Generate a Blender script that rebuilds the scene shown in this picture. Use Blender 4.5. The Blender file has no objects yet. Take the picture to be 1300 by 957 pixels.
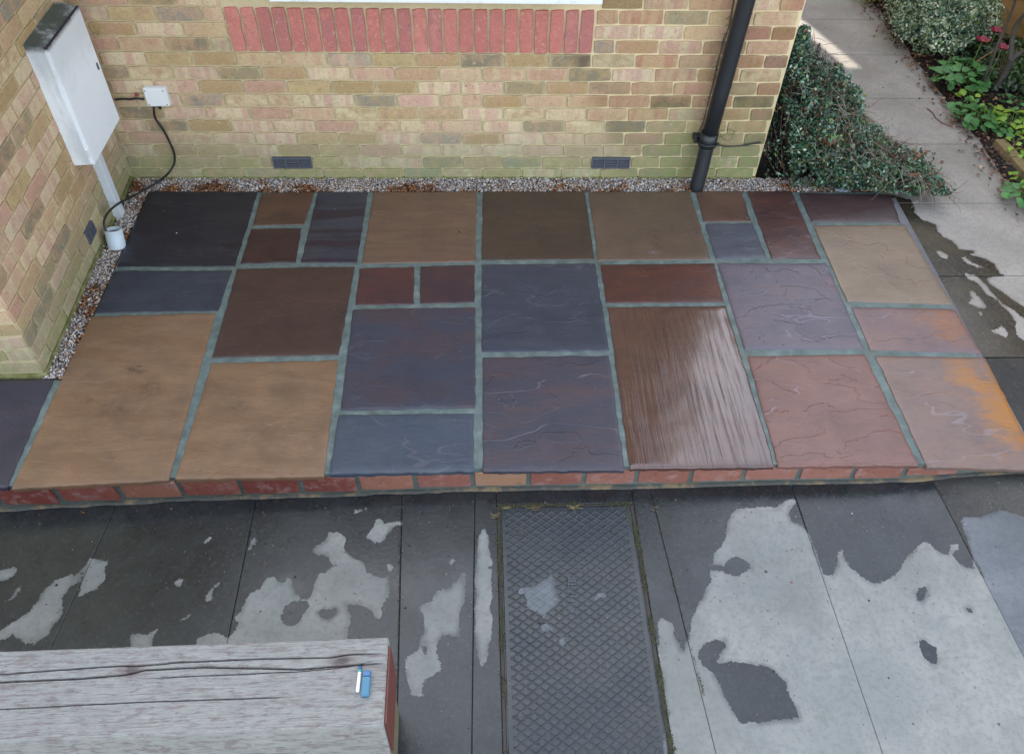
import bpy, bmesh, math, random
import numpy as np
from mathutils import Vector, Matrix, noise as MN

random.seed(7); rng = np.random.default_rng(7)
S = bpy.context.scene; COL = S.collection

# ------------------------------------------------------------------ camera (solved from the paving grid and the wall verticals)
F_PX, PITCH, YAW, ROLL = 1036.27, .811521739, -.0617289062, .0362045036
CAM = np.array([-.00184254, -3.80259, 2.80272])
_cp, _sp, _cy, _sy = math.cos(PITCH), math.sin(PITCH), math.cos(YAW), math.sin(YAW)
FW = np.array([-_sy*_cp, _cy*_cp, -_sp]); _R = np.array([_cy, _sy, 0]); _U = np.cross(_R, FW)
RT = math.cos(ROLL)*_R+math.sin(ROLL)*_U; UP = -math.sin(ROLL)*_R+math.cos(ROLL)*_U
cd = bpy.data.cameras.new('camera'); cam = bpy.data.objects.new('camera', cd); COL.objects.link(cam); S.camera = cam
cam.matrix_world = Matrix(((RT[0], UP[0], -FW[0], CAM[0]), (RT[1], UP[1], -FW[1], CAM[1]), (RT[2], UP[2], -FW[2], CAM[2]), (0, 0, 0, 1)))
cd.sensor_width = 36; cd.lens = 36*F_PX/1300; cd.shift_y = -45.5/1300; cd.clip_start = .05; cd.clip_end = 2000

# ------------------------------------------------------------------ light: open shade north of the house, sun low behind it
SUN_EL = math.radians(33); SUN_AZ = math.atan2(-.266, .964)
W = bpy.data.worlds.new('World'); S.world = W; W.use_nodes = True
wn = W.node_tree; bg = wn.nodes['Background']
sky = wn.nodes.new('ShaderNodeTexSky'); sky.sky_type = 'NISHITA'; sky.sun_disc = False
sky.sun_elevation = SUN_EL; sky.sun_rotation = SUN_AZ; sky.dust_density = 2.5; sky.air_density = 1.0; sky.ozone_density = 1.0
hs = wn.nodes.new('ShaderNodeHueSaturation'); hs.inputs['Saturation'].default_value = .46
wn.links.new(sky.outputs[0], hs.inputs['Color']); wn.links.new(hs.outputs[0], bg.inputs['Color'])
bg.inputs['Strength'].default_value = .15
sd = bpy.data.lights.new('sun', 'SUN'); sun = bpy.data.objects.new('sun', sd); COL.objects.link(sun)
sd.energy = 2.0; sd.angle = math.radians(.53); sd.color = (1, .94, .86)
sv = Vector((math.sin(SUN_AZ)*math.cos(SUN_EL), math.cos(SUN_AZ)*math.cos(SUN_EL), math.sin(SUN_EL)))
sun.rotation_euler = sv.to_track_quat('Z', 'Y').to_euler()
S.view_settings.view_transform = 'Standard'; S.view_settings.look = 'None'; S.view_settings.gamma = 1
S.view_settings.exposure = 2.45
S.render.engine = 'CYCLES'

# ------------------------------------------------------------------ measuring: a point of the photograph taken to a real plane
def ray(x, y): return FW+RT*(x-650)/F_PX-UP*(y-433)/F_PX
def on_z(x, y, z=0.0):
    d = ray(x, y); return CAM+(z-CAM[2])/d[2]*d
def on_y(x, y, Y):
    d = ray(x, y); return CAM+(Y-CAM[1])/d[1]*d
def ground_z(X):
    return np.interp(X, [-2.2, -1.2, 0, .75, 1.2, 1.7, 1.85, 2.0, 2.2, 2.4], [-.156, -.152, -.144, -.144, -.132, -.122, -.112, -.085, -.060, -.05])
G0 = -.144                                          # level of the manhole and the concrete round it
def on_ground(x, y):
    z = -.08
    for _ in range(9): p = on_z(x, y, z); z = float(ground_z(p[0]))
    return p

# ------------------------------------------------------------------ object helpers
def link(name, me, parent=None, mat=None, loc=None):
    o = bpy.data.objects.new(name, me); COL.objects.link(o)
    if parent: o.parent = parent
    if mat is not None: me.materials.append(mat)
    if loc is not None: o.location = loc
    return o
def tag(o, label=None, cat=None, group=None, kind=None):
    if label: o['label'] = label
    if cat: o['category'] = cat
    if group: o['group'] = group
    if kind: o['kind'] = kind
    return o
def empty(name, loc=(0, 0, 0), rz=0):
    o = bpy.data.objects.new(name, None); COL.objects.link(o); o.location = loc; o.rotation_euler = (0, 0, rz); o.empty_display_size = .05
    return o
def me_from(verts, faces, smooth=False, name='m'):
    me = bpy.data.meshes.new(name); me.from_pydata([tuple(map(float, v)) for v in verts], [], faces); me.update()
    if smooth: me.polygons.foreach_set('use_smooth', [True]*len(me.polygons))
    return me
def fast_mesh(V, Fc, k, cols=None, smooth=False):
    """V (n,3), Fc (m,k) int; cols (m,3) per-face colours"""
    me = bpy.data.meshes.new('m'); me.vertices.add(len(V)); me.vertices.foreach_set('co', np.ascontiguousarray(V, np.float32).ravel())
    me.loops.add(len(Fc)*k); me.loops.foreach_set('vertex_index', np.ascontiguousarray(Fc, np.int32).ravel())
    me.polygons.add(len(Fc)); me.polygons.foreach_set('loop_start', np.arange(0, len(Fc)*k, k, dtype=np.int32))
    me.polygons.foreach_set('loop_total', np.full(len(Fc), k, np.int32))
    me.update(calc_edges=True); me.validate()
    if cols is not None:
        a = me.attributes.new('tint', 'FLOAT_COLOR', 'FACE')
        a.data.foreach_set('color', np.hstack([cols, np.ones((len(cols), 1))]).astype(np.float32).ravel())
    if smooth: me.polygons.foreach_set('use_smooth', [True]*len(me.polygons))
    return me
def box(bm, lo, hi, bev=0, seg=2):
    r = bmesh.ops.create_cube(bm, size=1); vs = r['verts']
    for v in vs:
        v.co = Vector([lo[i]+(v.co[i]+.5)*(hi[i]-lo[i]) for i in range(3)])
    if bev:
        es = list({e for v in vs for e in v.link_edges})
        bmesh.ops.bevel(bm, geom=es, offset=bev, segments=seg, affect='EDGES', profile=.6)
def bm_obj(name, bm, mat, parent=None, smooth=False, loc=None):
    me = bpy.data.meshes.new(name); bm.to_mesh(me); bm.free()
    if smooth: me.polygons.foreach_set('use_smooth', [True]*len(me.polygons))
    return link(name, me, parent, mat, loc)
def tube(path, rads, n=10, caps=True):
    P = [Vector(p) for p in path]
    if not hasattr(rads, '__len__'): rads = [rads]*len(P)
    V = []; Fc = []; up = Vector((.3, .2, .93)).normalized(); prev = None
    for i, p in enumerate(P):
        t = (P[min(i+1, len(P)-1)]-P[max(i-1, 0)]).normalized()
        if prev is None:
            a = t.cross(up)
            if a.length < .1: a = t.cross(Vector((1, 0, 0)))
        else: a = prev-t*prev.dot(t)
        a.normalize(); prev = a; b = t.cross(a)
        for k in range(n):
            th = 2*math.pi*k/n; V.append(p+(a*math.cos(th)+b*math.sin(th))*rads[i])
    for i in range(len(P)-1):
        for k in range(n): Fc.append((i*n+k, i*n+(k+1) % n, (i+1)*n+(k+1) % n, (i+1)*n+k))
    if caps: Fc.append(tuple(range(n))[::-1]); Fc.append(tuple((len(P)-1)*n+k for k in range(n)))
    return V, Fc
def tube_obj(name, path, rads, mat, parent=None, n=10, caps=True):
    V, Fc = tube(path, rads, n, caps); return link(name, me_from(V, Fc, True), parent, mat)
def smooth_path(pts, k=6):
    P = [Vector(p) for p in pts]; out = []
    for i in range(len(P)-1):
        a, b, c, d = P[max(i-1, 0)], P[i], P[i+1], P[min(i+2, len(P)-1)]
        for j in range(k):
            t = j/k; out.append(.5*((2*b)+(c-a)*t+(2*a-5*b+4*c-d)*t*t+(3*b-a-3*c+d)*t**3))
    out.append(P[-1]); return out

# ------------------------------------------------------------------ material helpers
def srgb(r, g, b, k=1.0):
    f = lambda c: (c/255/12.92 if c/255 <= .04045 else ((c/255+.055)/1.055)**2.4)*k
    return (f(r), f(g), f(b), 1)
class NT:
    def __init__(s, name):
        s.m = bpy.data.materials.new(name); s.m.use_nodes = True; s.t = s.m.node_tree; s.b = s.t.nodes['Principled BSDF']
    def n(s, typ, **kw):
        nd = s.t.nodes.new('ShaderNode'+typ)
        for k, v in kw.items():
            if k[0] == '_': setattr(nd, k[1:], v)
            else: s.put(nd.inputs[int(k[1:]) if k[0] == 'i' and k[1:].isdigit() else k.replace('_', ' ')], v)
        return nd
    def put(s, sock, v):
        if isinstance(v, bpy.types.NodeSocket): s.t.links.new(v, sock)
        elif isinstance(v, bpy.types.Node): s.t.links.new(v.outputs[0], sock)
        else:
            if hasattr(sock.default_value, '__len__') and hasattr(v, '__len__') and len(sock.default_value) == 3 and len(v) == 4: v = v[:3]
            sock.default_value = v
    def math(s, op, a, b=0.0, c=None, clamp=False):
        nd = s.n('Math', _operation=op, _use_clamp=clamp, i0=a, i1=b)
        if c is not None: s.put(nd.inputs[2], c)
        return nd.outputs[0]
    def mix(s, f, a, b, mode='MIX'):
        nd = s.t.nodes.new('ShaderNodeMix'); nd.data_type = 'RGBA'; nd.blend_type = mode
        s.put(nd.inputs[0], f); s.put(nd.inputs[6], a); s.put(nd.inputs[7], b); return nd.outputs[2]
    def noise(s, vec, scale, detail=4, rough=.55, dist=0, color=False, dim='3D', w=None):
        nd = s.n('TexNoise', _noise_dimensions=dim, Scale=scale, Detail=detail, Roughness=rough, Distortion=dist)
        if vec is not None: s.put(nd.inputs['Vector'], vec)
        if w is not None: s.put(nd.inputs['W'], w)
        return nd.outputs[1 if color else 0]
    def sm(s, x, a, b):
        nd = s.n('MapRange', _interpolation_type='SMOOTHSTEP', Value=x); nd.inputs[1].default_value = a; nd.inputs[2].default_value = b; return nd.outputs[0]
    def ramp(s, x, stops, interp='LINEAR'):
        nd = s.n('ValToRGB', Fac=x); cr = nd.color_ramp; cr.interpolation = interp
        while len(cr.elements) < len(stops): cr.elements.new(.5)
        for e, (p, c) in zip(cr.elements, stops): e.position = p; e.color = c if len(c) == 4 else (*c, 1)
        return nd.outputs[0]
    def coord(s, which='Object'): return s.n('TexCoord').outputs[which]
    def pos(s): return s.n('NewGeometry').outputs['Position']
    def mapv(s, v, scale=(1, 1, 1), rot=(0, 0, 0), loc=(0, 0, 0)):
        return s.n('Mapping', Vector=v, Scale=scale, Rotation=rot, Location=loc).outputs[0]
    def sep(s, v): return s.n('SeparateXYZ', i0=v).outputs
    def bump(s, h, strength=.5, dist=.002, normal=None):
        nd = s.n('Bump', Height=h, Strength=strength, Distance=dist)
        if normal is not None: s.put(nd.inputs['Normal'], normal)
        return nd.outputs[0]
    def out(s, col=None, rough=None, normal=None, **kw):
        if col is not None: s.put(s.b.inputs['Base Color'], col)
        if rough is not None: s.put(s.b.inputs['Roughness'], rough)
        if normal is not None: s.put(s.b.inputs['Normal'], normal)
        for k, v in kw.items(): s.put(s.b.inputs[k.replace('_', ' ')], v)
        return s.m

def simple(name, c, rough=.5, var=.15, scale=30, bump=.2, metal=0):
    N = NT(name); co = N.coord(); n = N.noise(co, scale, 5)
    col = N.mix(N.math('MULTIPLY', n, var*2), c, (c[0]*.45, c[1]*.45, c[2]*.45, 1))
    return N.out(col, rough, N.bump(n, bump, .002), Metallic=metal)

# position-driven algae on the masonry: real staining, strongest low down and round the downpipe
def algae(N):
    p = N.pos(); x, y, z = N.sep(p)
    n = N.noise(p, 5, 5, .6)
    low = N.sm(N.math('ADD', z, N.math('MULTIPLY', n, .25)), .42, .10)
    rx = N.sm(x, .45, 1.25); rz = N.sm(N.math('ADD', z, N.math('MULTIPLY', n, .5)), .98, .25)
    right = N.math('MULTIPLY', N.math('MULTIPLY', rx, rz), .95)
    a = N.math('MAXIMUM', N.math('MULTIPLY', low, .75), right)
    fine = N.sm(N.noise(p, 28, 5, .65), .28, .62)
    return N.math('MULTIPLY', a, fine, clamp=True), n, p

def m_brick(name, stops, kiss=True, algal=True):
    N = NT(name); co = N.coord(); oi = N.n('ObjectInfo'); r = oi.outputs['Random']
    r2 = N.n('TexWhiteNoise', _noise_dimensions='1D', W=r).outputs[0]; r3 = N.n('TexWhiteNoise', _noise_dimensions='1D', W=N.math('MULTIPLY', r, 7.7)).outputs[0]
    r4 = N.n('TexWhiteNoise', _noise_dimensions='1D', W=N.math('MULTIPLY', r, 3.3)).outputs[0]
    off = N.n('CombineXYZ', i0=N.math('MULTIPLY', r, 97.), i1=N.math('MULTIPLY', r, 31.), i2=N.math('MULTIPLY', r2, 53.)).outputs[0]
    v = N.n('VectorMath', _operation='ADD', i0=co, i1=off).outputs[0]
    base = N.ramp(r2, stops, 'CONSTANT')
    nb = N.noise(v, 16, 5, .6)
    base = N.mix(N.sm(nb, .35, .7), base, N.ramp(r3, [(0, srgb(150, 128, 84)), (.5, srgb(168, 128, 100)), (1, srgb(196, 172, 132))]))
    if kiss:
        x, y, z = N.sep(co)
        band = N.sm(N.noise(N.mapv(v, (1, .1, .10)), 21, 2, .5), .42, .58)
        kc = N.mix(band, srgb(188, 148, 130), srgb(200, 182, 148))
        base = N.mix(N.math('MULTIPLY', N.sm(r3, .5, .9), .75), base, kc)
        ex = N.math('DIVIDE', N.math('ABSOLUTE', x), .109); ez = N.math('DIVIDE', N.math('ABSOLUTE', z), .034)
        e = N.math('ADD', N.math('MAXIMUM', ex, ez), N.math('MULTIPLY', nb, .5))
        base = N.mix(N.math('MULTIPLY', N.sm(e, 1.02, 1.3), N.math('MULTIPLY', r4, .5)), base, srgb(202, 180, 138))
    base = N.mix(N.math('MULTIPLY', N.sm(N.noise(v, 60, 4, .7), .52, .72), .28), base, srgb(98, 84, 62))
    base = N.mix(.12, base, srgb(200, 190, 168)); base = N.mix(1.0, base, (1.10, 1.09, 1.10, 1), 'MULTIPLY'); ff = N.noise(v, 95, 5, .8); base = N.mix(N.math('MULTIPLY', N.sm(ff, .52, .66), .35), base, srgb(112, 94, 68)); base = N.mix(N.math('MULTIPLY', N.sm(ff, .44, .34), .30), base, srgb(216, 200, 166)); mo = N.noise(v, 34, 5, .7); base = N.mix(N.math('MULTIPLY', N.sm(mo, .42, .28), .55), base, srgb(206, 188, 150)); base = N.mix(N.math('MULTIPLY', N.sm(mo, .56, .74), .6), base, srgb(120, 104, 74))
    if kiss: base = N.mix(N.math('MULTIPLY', N.sm(N.math('ADD', N.math('MAXIMUM', ex, ez), N.math('MULTIPLY', N.noise(v, 45, 4, .6), .55)), 1.16, 1.36), .5), base, srgb(190, 176, 142))
    pits = N.sm(N.noise(v, 140, 2, .5), .68, .75)
    base = N.mix(N.math('MULTIPLY', pits, .55), base, srgb(70, 58, 44))
    if algal:
        xx_, yy_, zz_ = N.sep(N.pos()); rp_ = N.math('MULTIPLY', N.sm(N.math('ADD', xx_, N.math('MULTIPLY', zz_, .5)), .80, .95), N.math('GREATER_THAN', yy_, .1)); base = N.mix(N.math('MULTIPLY', rp_, N.sm(r4, .1, .8)), base, N.mix(1.0, base, N.mix(r3, (.58, .55, .56, 1), (.75, .62, .55, 1)), 'MULTIPLY'))
        base = N.mix(N.sm(zz_, .40, .15), base, N.mix(.35, base, srgb(128, 134, 118)))
        a, n, p = algae(N)
        base = N.mix(N.math('MULTIPLY', a, .78), base, N.mix(n, srgb(112, 132, 58), srgb(126, 140, 98)))
    h = N.math('ADD', N.noise(v, 90, 6, .7), N.math('MULTIPLY', pits, -1.2))
    return N.out(base, .88, N.bump(h, .8, .004), Specular_IOR_Level=.25)
YS = [(0, srgb(172, 148, 100)), (.16, srgb(156, 128, 80)), (.3, srgb(128, 118, 88)), (.42, srgb(176, 146, 112)), (.52, srgb(192, 176, 136)),
      (.62, srgb(178, 136, 116)), (.74, srgb(108, 100, 78)), (.83, srgb(164, 134, 90)), (.92, srgb(120, 116, 104))]
M = {}
M['brick'] = m_brick('yellow_stock_brick', YS)
M['redbrick'] = m_brick('red_brick_paint', [(0, srgb(178, 94, 86)), (.3, srgb(166, 84, 80)), (.55, srgb(184, 106, 96)), (.8, srgb(156, 84, 86))], kiss=False, algal=False)
# mute the yellow mottling on the red bricks
nt = M['redbrick'].node_tree
for nd in nt.nodes:
    if nd.type == 'VALTORGB' and nd.color_ramp.interpolation == 'LINEAR':
        for e, c in zip(nd.color_ramp.elements, [srgb(176, 94, 86), srgb(162, 80, 76), srgb(174, 100, 94)]): e.color = c
def m_mortar():
    N = NT('pale_mortar'); a, n, p = algae(N); f = N.noise(p, 120, 4, .7)
    c = N.mix(n, srgb(204, 188, 152), srgb(180, 166, 132)); c = N.mix(N.math('MULTIPLY', N.sm(f, .45, .7), .3), c, srgb(136, 124, 98))
    x_, y_, z_ = N.sep(p); rp_ = N.math('MULTIPLY', N.sm(N.math('ADD', x_, N.math('MULTIPLY', z_, .5)), .85, .98), N.math('GREATER_THAN', y_, .1)); c = N.mix(N.math('MULTIPLY', rp_, .75), c, srgb(222, 204, 164))
    c = N.mix(N.math('MULTIPLY', a, .6), c, srgb(138, 146, 92))
    return N.out(c, .95, N.bump(f, .6, .002), Specular_IOR_Level=.2)
M['mortar'] = m_mortar()
def m_riser():
    N = NT('riser_brick'); oi = N.n('ObjectInfo').outputs['Random']; co = N.coord(); p = N.pos()
    c = N.ramp(oi, [(0, srgb(120, 60, 52)), (.25, srgb(134, 76, 64)), (.45, srgb(148, 98, 78)), (.65, srgb(136, 82, 72)), (.85, srgb(156, 120, 90))], 'CONSTANT')
    x = N.sep(p)[0]
    c = N.mix(N.math('MULTIPLY', N.sm(x, -1.2, .8), .45), c, srgb(150, 112, 96))
    n = N.noise(p, 22, 6, .65); c = N.mix(N.math('MULTIPLY', N.sm(N.noise(p, 14, 7, .75), .48, .64), .7), c, srgb(156, 124, 118))
    c = N.mix(N.math('MULTIPLY', N.sm(N.noise(p, 60, 4), .55, .75), .5), c, srgb(70, 34, 28))
    return N.out(c, .45, N.bump(n, .4, .002))
M['riser'] = m_riser()
def m_wallfar():
    N = NT('far_brickwork'); p = N.coord()
    v = N.mapv(p, (1, 1, 1), (math.radians(90), 0, 0))
    b = N.n('TexBrick', Vector=v, Color1=srgb(176, 150, 104), Color2=srgb(150, 128, 96), Mortar=srgb(186, 170, 134), Scale=1.0)
    b.inputs['Brick Width'].default_value = .228; b.inputs['Row Height'].default_value = .078; b.inputs['Mortar Size'].default_value = .005
    return N.out(b.outputs[0], .9)
M['wallfar'] = m_wallfar()
def m_grout():
    N = NT('grey_green_grout'); p = N.pos(); n = N.noise(p, 18, 5, .6); f = N.noise(p, 160, 3, .7)
    c = N.ramp(n, [(.25, srgb(72, 84, 82)), (.55, srgb(100, 114, 110)), (.8, srgb(128, 138, 132))])
    c = N.mix(N.math('MULTIPLY', N.sm(f, .5, .7), .35), c, srgb(70, 86, 80))
    c = N.mix(N.math('MULTIPLY', N.sm(N.noise(p, 6, 6, .7), .50, .66), .5), c, srgb(74, 80, 66)); c = N.mix(N.math('MULTIPLY', N.sm(N.sep(p)[2], -.02, -.035), .5), c, srgb(74, 82, 78))
    return N.out(c, .62, N.bump(N.math('ADD', n, N.math('MULTIPLY', f, .3)), .5, .004))
M['grout'] = m_grout()

def m_stone(name, c1, c2, c3=None, ang=0, stretch=5, seed=0, vein=0, vcol=(170, 160, 172), rough=.34, spots=(), terr=.6, band=0, bcol=None, gloss=0):
    """riven sandstone: bedding streaks, cleft terraces, quartz veins, stains given as (x, y, radius, colour, strength, stretch)"""
    N = NT(name); co = N.coord(); K = .60
    g_ = lambda c: tuple(max(v*1.10-.10*(sum(c)/3), 0) for v in c); C = lambda c: srgb(*g_(c), K)
    if c3 is None: c3 = tuple(int(a*.8) for a in c1)
    wv = N.noise(co, 2.2, 3, .5, color=True)
    warp = N.n('VectorMath', _operation='MULTIPLY_ADD', i0=wv, i1=(.10, .10, 0), i2=co).outputs[0]
    v = N.mapv(warp, (1, stretch, 1), (0, 0, math.radians(ang)), (seed*3.17, seed*1.73, seed*.37))
    v2 = N.mapv(warp, (1, stretch*2.4, 1), (0, 0, math.radians(ang+4)), (seed*1.1, seed*4.73, 0))
    n1 = N.noise(v, 3.2, 7, .58); n2 = N.noise(v2, 14, 6, .62); n3 = N.noise(co, 5.5, 5, .6)
    c = N.mix(N.sm(n1, .34, .68), C(c1), C(c2)); c = N.mix(N.math('MULTIPLY', N.sm(n3, .42, .78), .65), c, C(c3))
    dark = N.mix(1.0, c, (.5, .5, .53, 1), 'MULTIPLY'); lite = N.mix(1.0, c, (1.5, 1.46, 1.42, 1), 'MULTIPLY')
    c = N.mix(N.math('MULTIPLY', N.sm(n2, .5, .72), .42), c, dark); c = N.mix(N.math('MULTIPLY', N.sm(n2, .46, .28), .30), c, lite); n5 = N.noise(co, 2.6, 5, .6); c = N.mix(N.math('MULTIPLY', N.sm(n5, .52, .72), .40), c, dark); c = N.mix(N.math('MULTIPLY', N.sm(n5, .46, .28), .35), c, lite)
    if band:
        bn = N.noise(N.mapv(warp, (.25, stretch, 1), (0, 0, math.radians(ang)), (0, seed*5.1, 0)), 2.4, 3, .5)
        c = N.mix(N.math('MULTIPLY', N.sm(bn, .47, .56), band), c, C(bcol or c3))
    t = N.noise(N.mapv(warp, (1, 1+(stretch-1)*.35, 1), (0, 0, math.radians(ang)), (seed*3.17, seed*1.73, seed*.37)), 1.9, 5, .48); tt = N.math('MULTIPLY', t, 7.); fl = N.math('FLOOR', tt); fr = N.math('SUBTRACT', tt, fl)
    step = N.math('ADD', fl, N.sm(fr, 0, .05))
    edge = N.math('MULTIPLY', N.sm(fr, .0, .02), N.sm(fr, .05, .02))
    h = N.math('ADD', N.math('MULTIPLY', step, terr*1.0), N.math('ADD', N.math('MULTIPLY', n2, .6), N.math('MULTIPLY', n3, .5)))
    c = N.mix(N.math('MULTIPLY', N.math('MULTIPLY', edge, N.sm(n3, .48, .6)), .75*terr), c, lite); c = N.mix(N.math('MULTIPLY', N.sm(N.noise(co, 120, 4, .75), .5, .7), .35), c, dark)  # cleft step edges get a pale highlight painted into the colour
    if vein:
        vn = N.noise(N.mapv(co, (1, 3.0, 1), (0, 0, math.radians(ang+14)), (seed*2.9, seed*.7, 0)), 1.3, 3, .45)
        va = N.math('ABSOLUTE', N.math('SUBTRACT', vn, .5)); gate = N.sm(N.noise(N.mapv(co, (1, 1, 1), (0, 0, 0), (seed*1.3, 0, 0)), 4.0, 3, .6), .44, .52)
        vm = N.math('MULTIPLY', N.math('MULTIPLY', N.sm(va, .0065, .001), gate), vein*.5)
        c = N.mix(vm, c, C(vcol)); h = N.math('ADD', h, N.math('MULTIPLY', vm, 1.6))
    sp = N.sm(N.noise(co, 55, 2, .5), .74, .78)
    c = N.mix(N.math('MULTIPLY', sp, .5), c, C((186, 186, 190)))
    rr = N.math('ADD', rough, N.math('MULTIPLY', N.math('SUBTRACT', n3, .5), .25))
    for (sx, sy, rad, col, st, sq) in spots:
        d = N.n('VectorMath', _operation='LENGTH', i0=N.mapv(co, (1/rad, sq/rad, 0), (0, 0, 0), (-sx/rad, -sy*sq/rad, 0))).outputs[1]
        d = N.math('ADD', d, N.math('MULTIPLY', N.math('SUBTRACT', N.noise(N.mapv(co, (1, 1+stretch*.3, 1), (0, 0, math.radians(ang))), 7, 7, .72), .5), 3.2))
        c = N.mix(N.math('MULTIPLY', N.math('MULTIPLY', N.sm(d, 1.25, .1), N.sm(N.noise(co, 38, 5, .75), .36, .60) if rad < .09 else 1.0), st), c, C(col))
    nrm_h = N.bump(h, .6, .0024*terr+.0008)
    nrm = N.bump(N.noise(co, 150, 4, .75), .45, .0014, nrm_h)
    if gloss:   # standing film of water lying in the hollows between the ridges
        g = N.noise(N.mapv(co, (13, .45, 1), (0, 0, math.radians(-4))), 5, 7, .62)
        gm = N.math('MULTIPLY', N.sm(g, .66, .52), gloss); rr = N.mix(gm, rr, (.16, .16, .16, 1))
        rr = N.n('SeparateColor', Color=rr).outputs[0]
        nrm = N.bump(N.math('ADD', N.sm(g, .48, .66), N.math('MULTIPLY', N.noise(co, 60, 3), .12)), .4, .0016)
        N.put(N.b.inputs['Coat Weight'], N.math('MULTIPLY', gm, .85)); N.put(N.b.inputs['Coat Roughness'], N.math('ADD', .10, N.math('MULTIPLY', N.noise(co, 3, 3), .14))); N.put(N.b.inputs['Coat Normal'], N.bump(N.noise(N.mapv(co, (5, 1, 1)), 9, 3), .25, .002))
    return N.out(c, rr, nrm, Specular_IOR_Level=.5)

def m_concrete(name, dry1, dry2, wet1, wet2, coarse=0):
    N = NT(name); p = N.pos(); at = N.n('Attribute', _attribute_name='dry').outputs['Fac']
    n = N.noise(p, 3, 6, .6); f = N.noise(p, 55, 5, .7); g = N.noise(p, 260, 2, .6); m = N.noise(p, 14, 5, .65)
    d = N.math('ADD', at, N.math('MULTIPLY', N.math('SUBTRACT', m, .5), .030)); d = N.math('ADD', d, N.math('MULTIPLY', N.math('SUBTRACT', f, .5), .018))
    fac = N.sm(N.math('ADD', d, N.math('MULTIPLY', N.math('SUBTRACT', N.noise(p, 110, 3, .7), .5), .012)), -.0008, .0014)
    rim = N.sm(d, .022, .0)                      # pale stone still damp close to the wet edge
    dry = N.mix(N.sm(n, .3, .7), dry1, dry2); dry = N.mix(N.math('MULTIPLY', N.sm(N.noise(p, 22, 6, .75), .46, .66), .30), dry, (dry2[0]*.7, dry2[1]*.68, dry2[2]*.62, 1)); dry = N.mix(N.math('MULTIPLY', N.sm(f, .48, .62), .30), dry, (dry2[0]*.55, dry2[1]*.6, dry2[2]*.6, 1))
    dry = N.mix(N.math('MULTIPLY', N.math('MULTIPLY', rim, N.sm(N.noise(p, 9, 3), .40, .62)), .5), dry, wet2)
    big = N.noise(p, 1.7, 5, .62); wet = N.mix(N.sm(n, .35, .65), wet1, wet2); wet = N.mix(N.math('MULTIPLY', N.sm(big, .45, .7), .6), wet, (wet2[0]*1.7, wet2[1]*1.6, wet2[2]*1.4, 1)); dry = N.mix(N.math('MULTIPLY', N.sm(big, .42, .68), .42), dry, (dry2[0]*.62, dry2[1]*.6, dry2[2]*.55, 1)); wet = N.mix(N.math('MULTIPLY', N.sm(m, .45, .75), .45), wet, (wet1[0]*.45, wet1[1]*.45, wet1[2]*.45, 1)); wet = N.mix(N.math('MULTIPLY', N.sm(f, .5, .68), .6), wet, (wet2[0]*1.9, wet2[1]*1.9, wet2[2]*1.85, 1))
    spk = N.sm(g, .68-.05*coarse, .76); wet = N.mix(N.math('MULTIPLY', spk, .35+.3*coarse), wet, srgb(150, 148, 140)); dry = N.mix(N.math('MULTIPLY', N.sm(g, .34, .26), .35+.3*coarse), dry, srgb(90, 92, 94))
    c = N.mix(fac, wet, dry)
    dr = N.mix(fac, (.22, .22, .22, 1), (.85, .85, .85, 1)); dr = N.n('SeparateColor', Color=dr).outputs[0]
    dr = N.math('SUBTRACT', dr, N.math('MULTIPLY', N.sm(n, .5, .7), N.math('MULTIPLY', N.math('SUBTRACT', 1.0, fac), .14)))
    nb = N.bump(N.math('ADD', N.math('MULTIPLY', g, .5+coarse), f), .35+.3*coarse, .0016+.0014*coarse)
    return N.out(c, dr, nb, Specular_IOR_Level=.5)
M['pave'] = m_concrete('concrete_paving', srgb(145, 145, 140), srgb(124, 127, 124), srgb(24, 29, 32), srgb(38, 43, 45))
M['path'] = m_concrete('path_concrete', srgb(166, 160, 152), srgb(148, 143, 136), srgb(44, 42, 36), srgb(66, 60, 48))
M['tarmac'] = m_concrete('coarse_surface', srgb(120, 123, 127), srgb(98, 103, 108), srgb(34, 36, 38), srgb(48, 48, 46), 1)
M['steel'] = m_concrete('cast_cover', srgb(120, 126, 130), srgb(108, 114, 118), srgb(34, 44, 52), srgb(46, 50, 52))
M['earth'] = simple('dark_soil', srgb(42, 35, 31), .95, .8, 25, 1.0)
M['black'] = simple('black_plastic', srgb(40, 44, 48), .38, .4, 14, .15)
M['cable'] = simple('cable_black', srgb(30, 32, 34), .45)
M['white'] = simple('white_paint', srgb(226, 228, 226), .5, .12, 12, .1)
M['joint'] = simple('dirt_joint', srgb(46, 46, 38), .95, .6, 40, 1)
M['glass'] = NT('window_glass').out((.06, .07, .08, 1), .04, None, Specular_IOR_Level=.8)
M['roof'] = simple('roof_tile', srgb(110, 78, 62), .85, .5, 12, .5)
def m_tint(name, rough=.6, spec=.4, var=.3, trans=0):
    N = NT(name); t = N.n('Attribute', _attribute_name='tint').outputs['Color']; n = N.noise(N.pos(), 120, 2)
    c = N.mix(N.math('MULTIPLY', n, var), t, N.mix(1.0, t, (.5, .5, .5, 1), 'MULTIPLY'))
    return N.out(c, rough, None, Specular_IOR_Level=spec)
M['stones'] = m_tint('shingle_stones', .6, .4, .25); M['leaves'] = m_tint('leaf_surface', .42, .45, .3); M['bark'] = m_tint('twig_bark', .8, .2)

# ================================================================== LARGE STRUCTURE
# ground sheet to the horizon
N = NT('wide_ground'); p = N.pos(); M['ground'] = N.out(N.mix(N.noise(p, .7, 6), srgb(92, 92, 84), srgb(120, 116, 106)), .95)
g = link('ground', me_from([(-400, -400, -.19), (400, -400, -.19), (400, 400, -.19), (-400, 400, -.19)], [(0, 1, 2, 3)]), None, M['ground']); tag(g, kind='structure')

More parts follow.
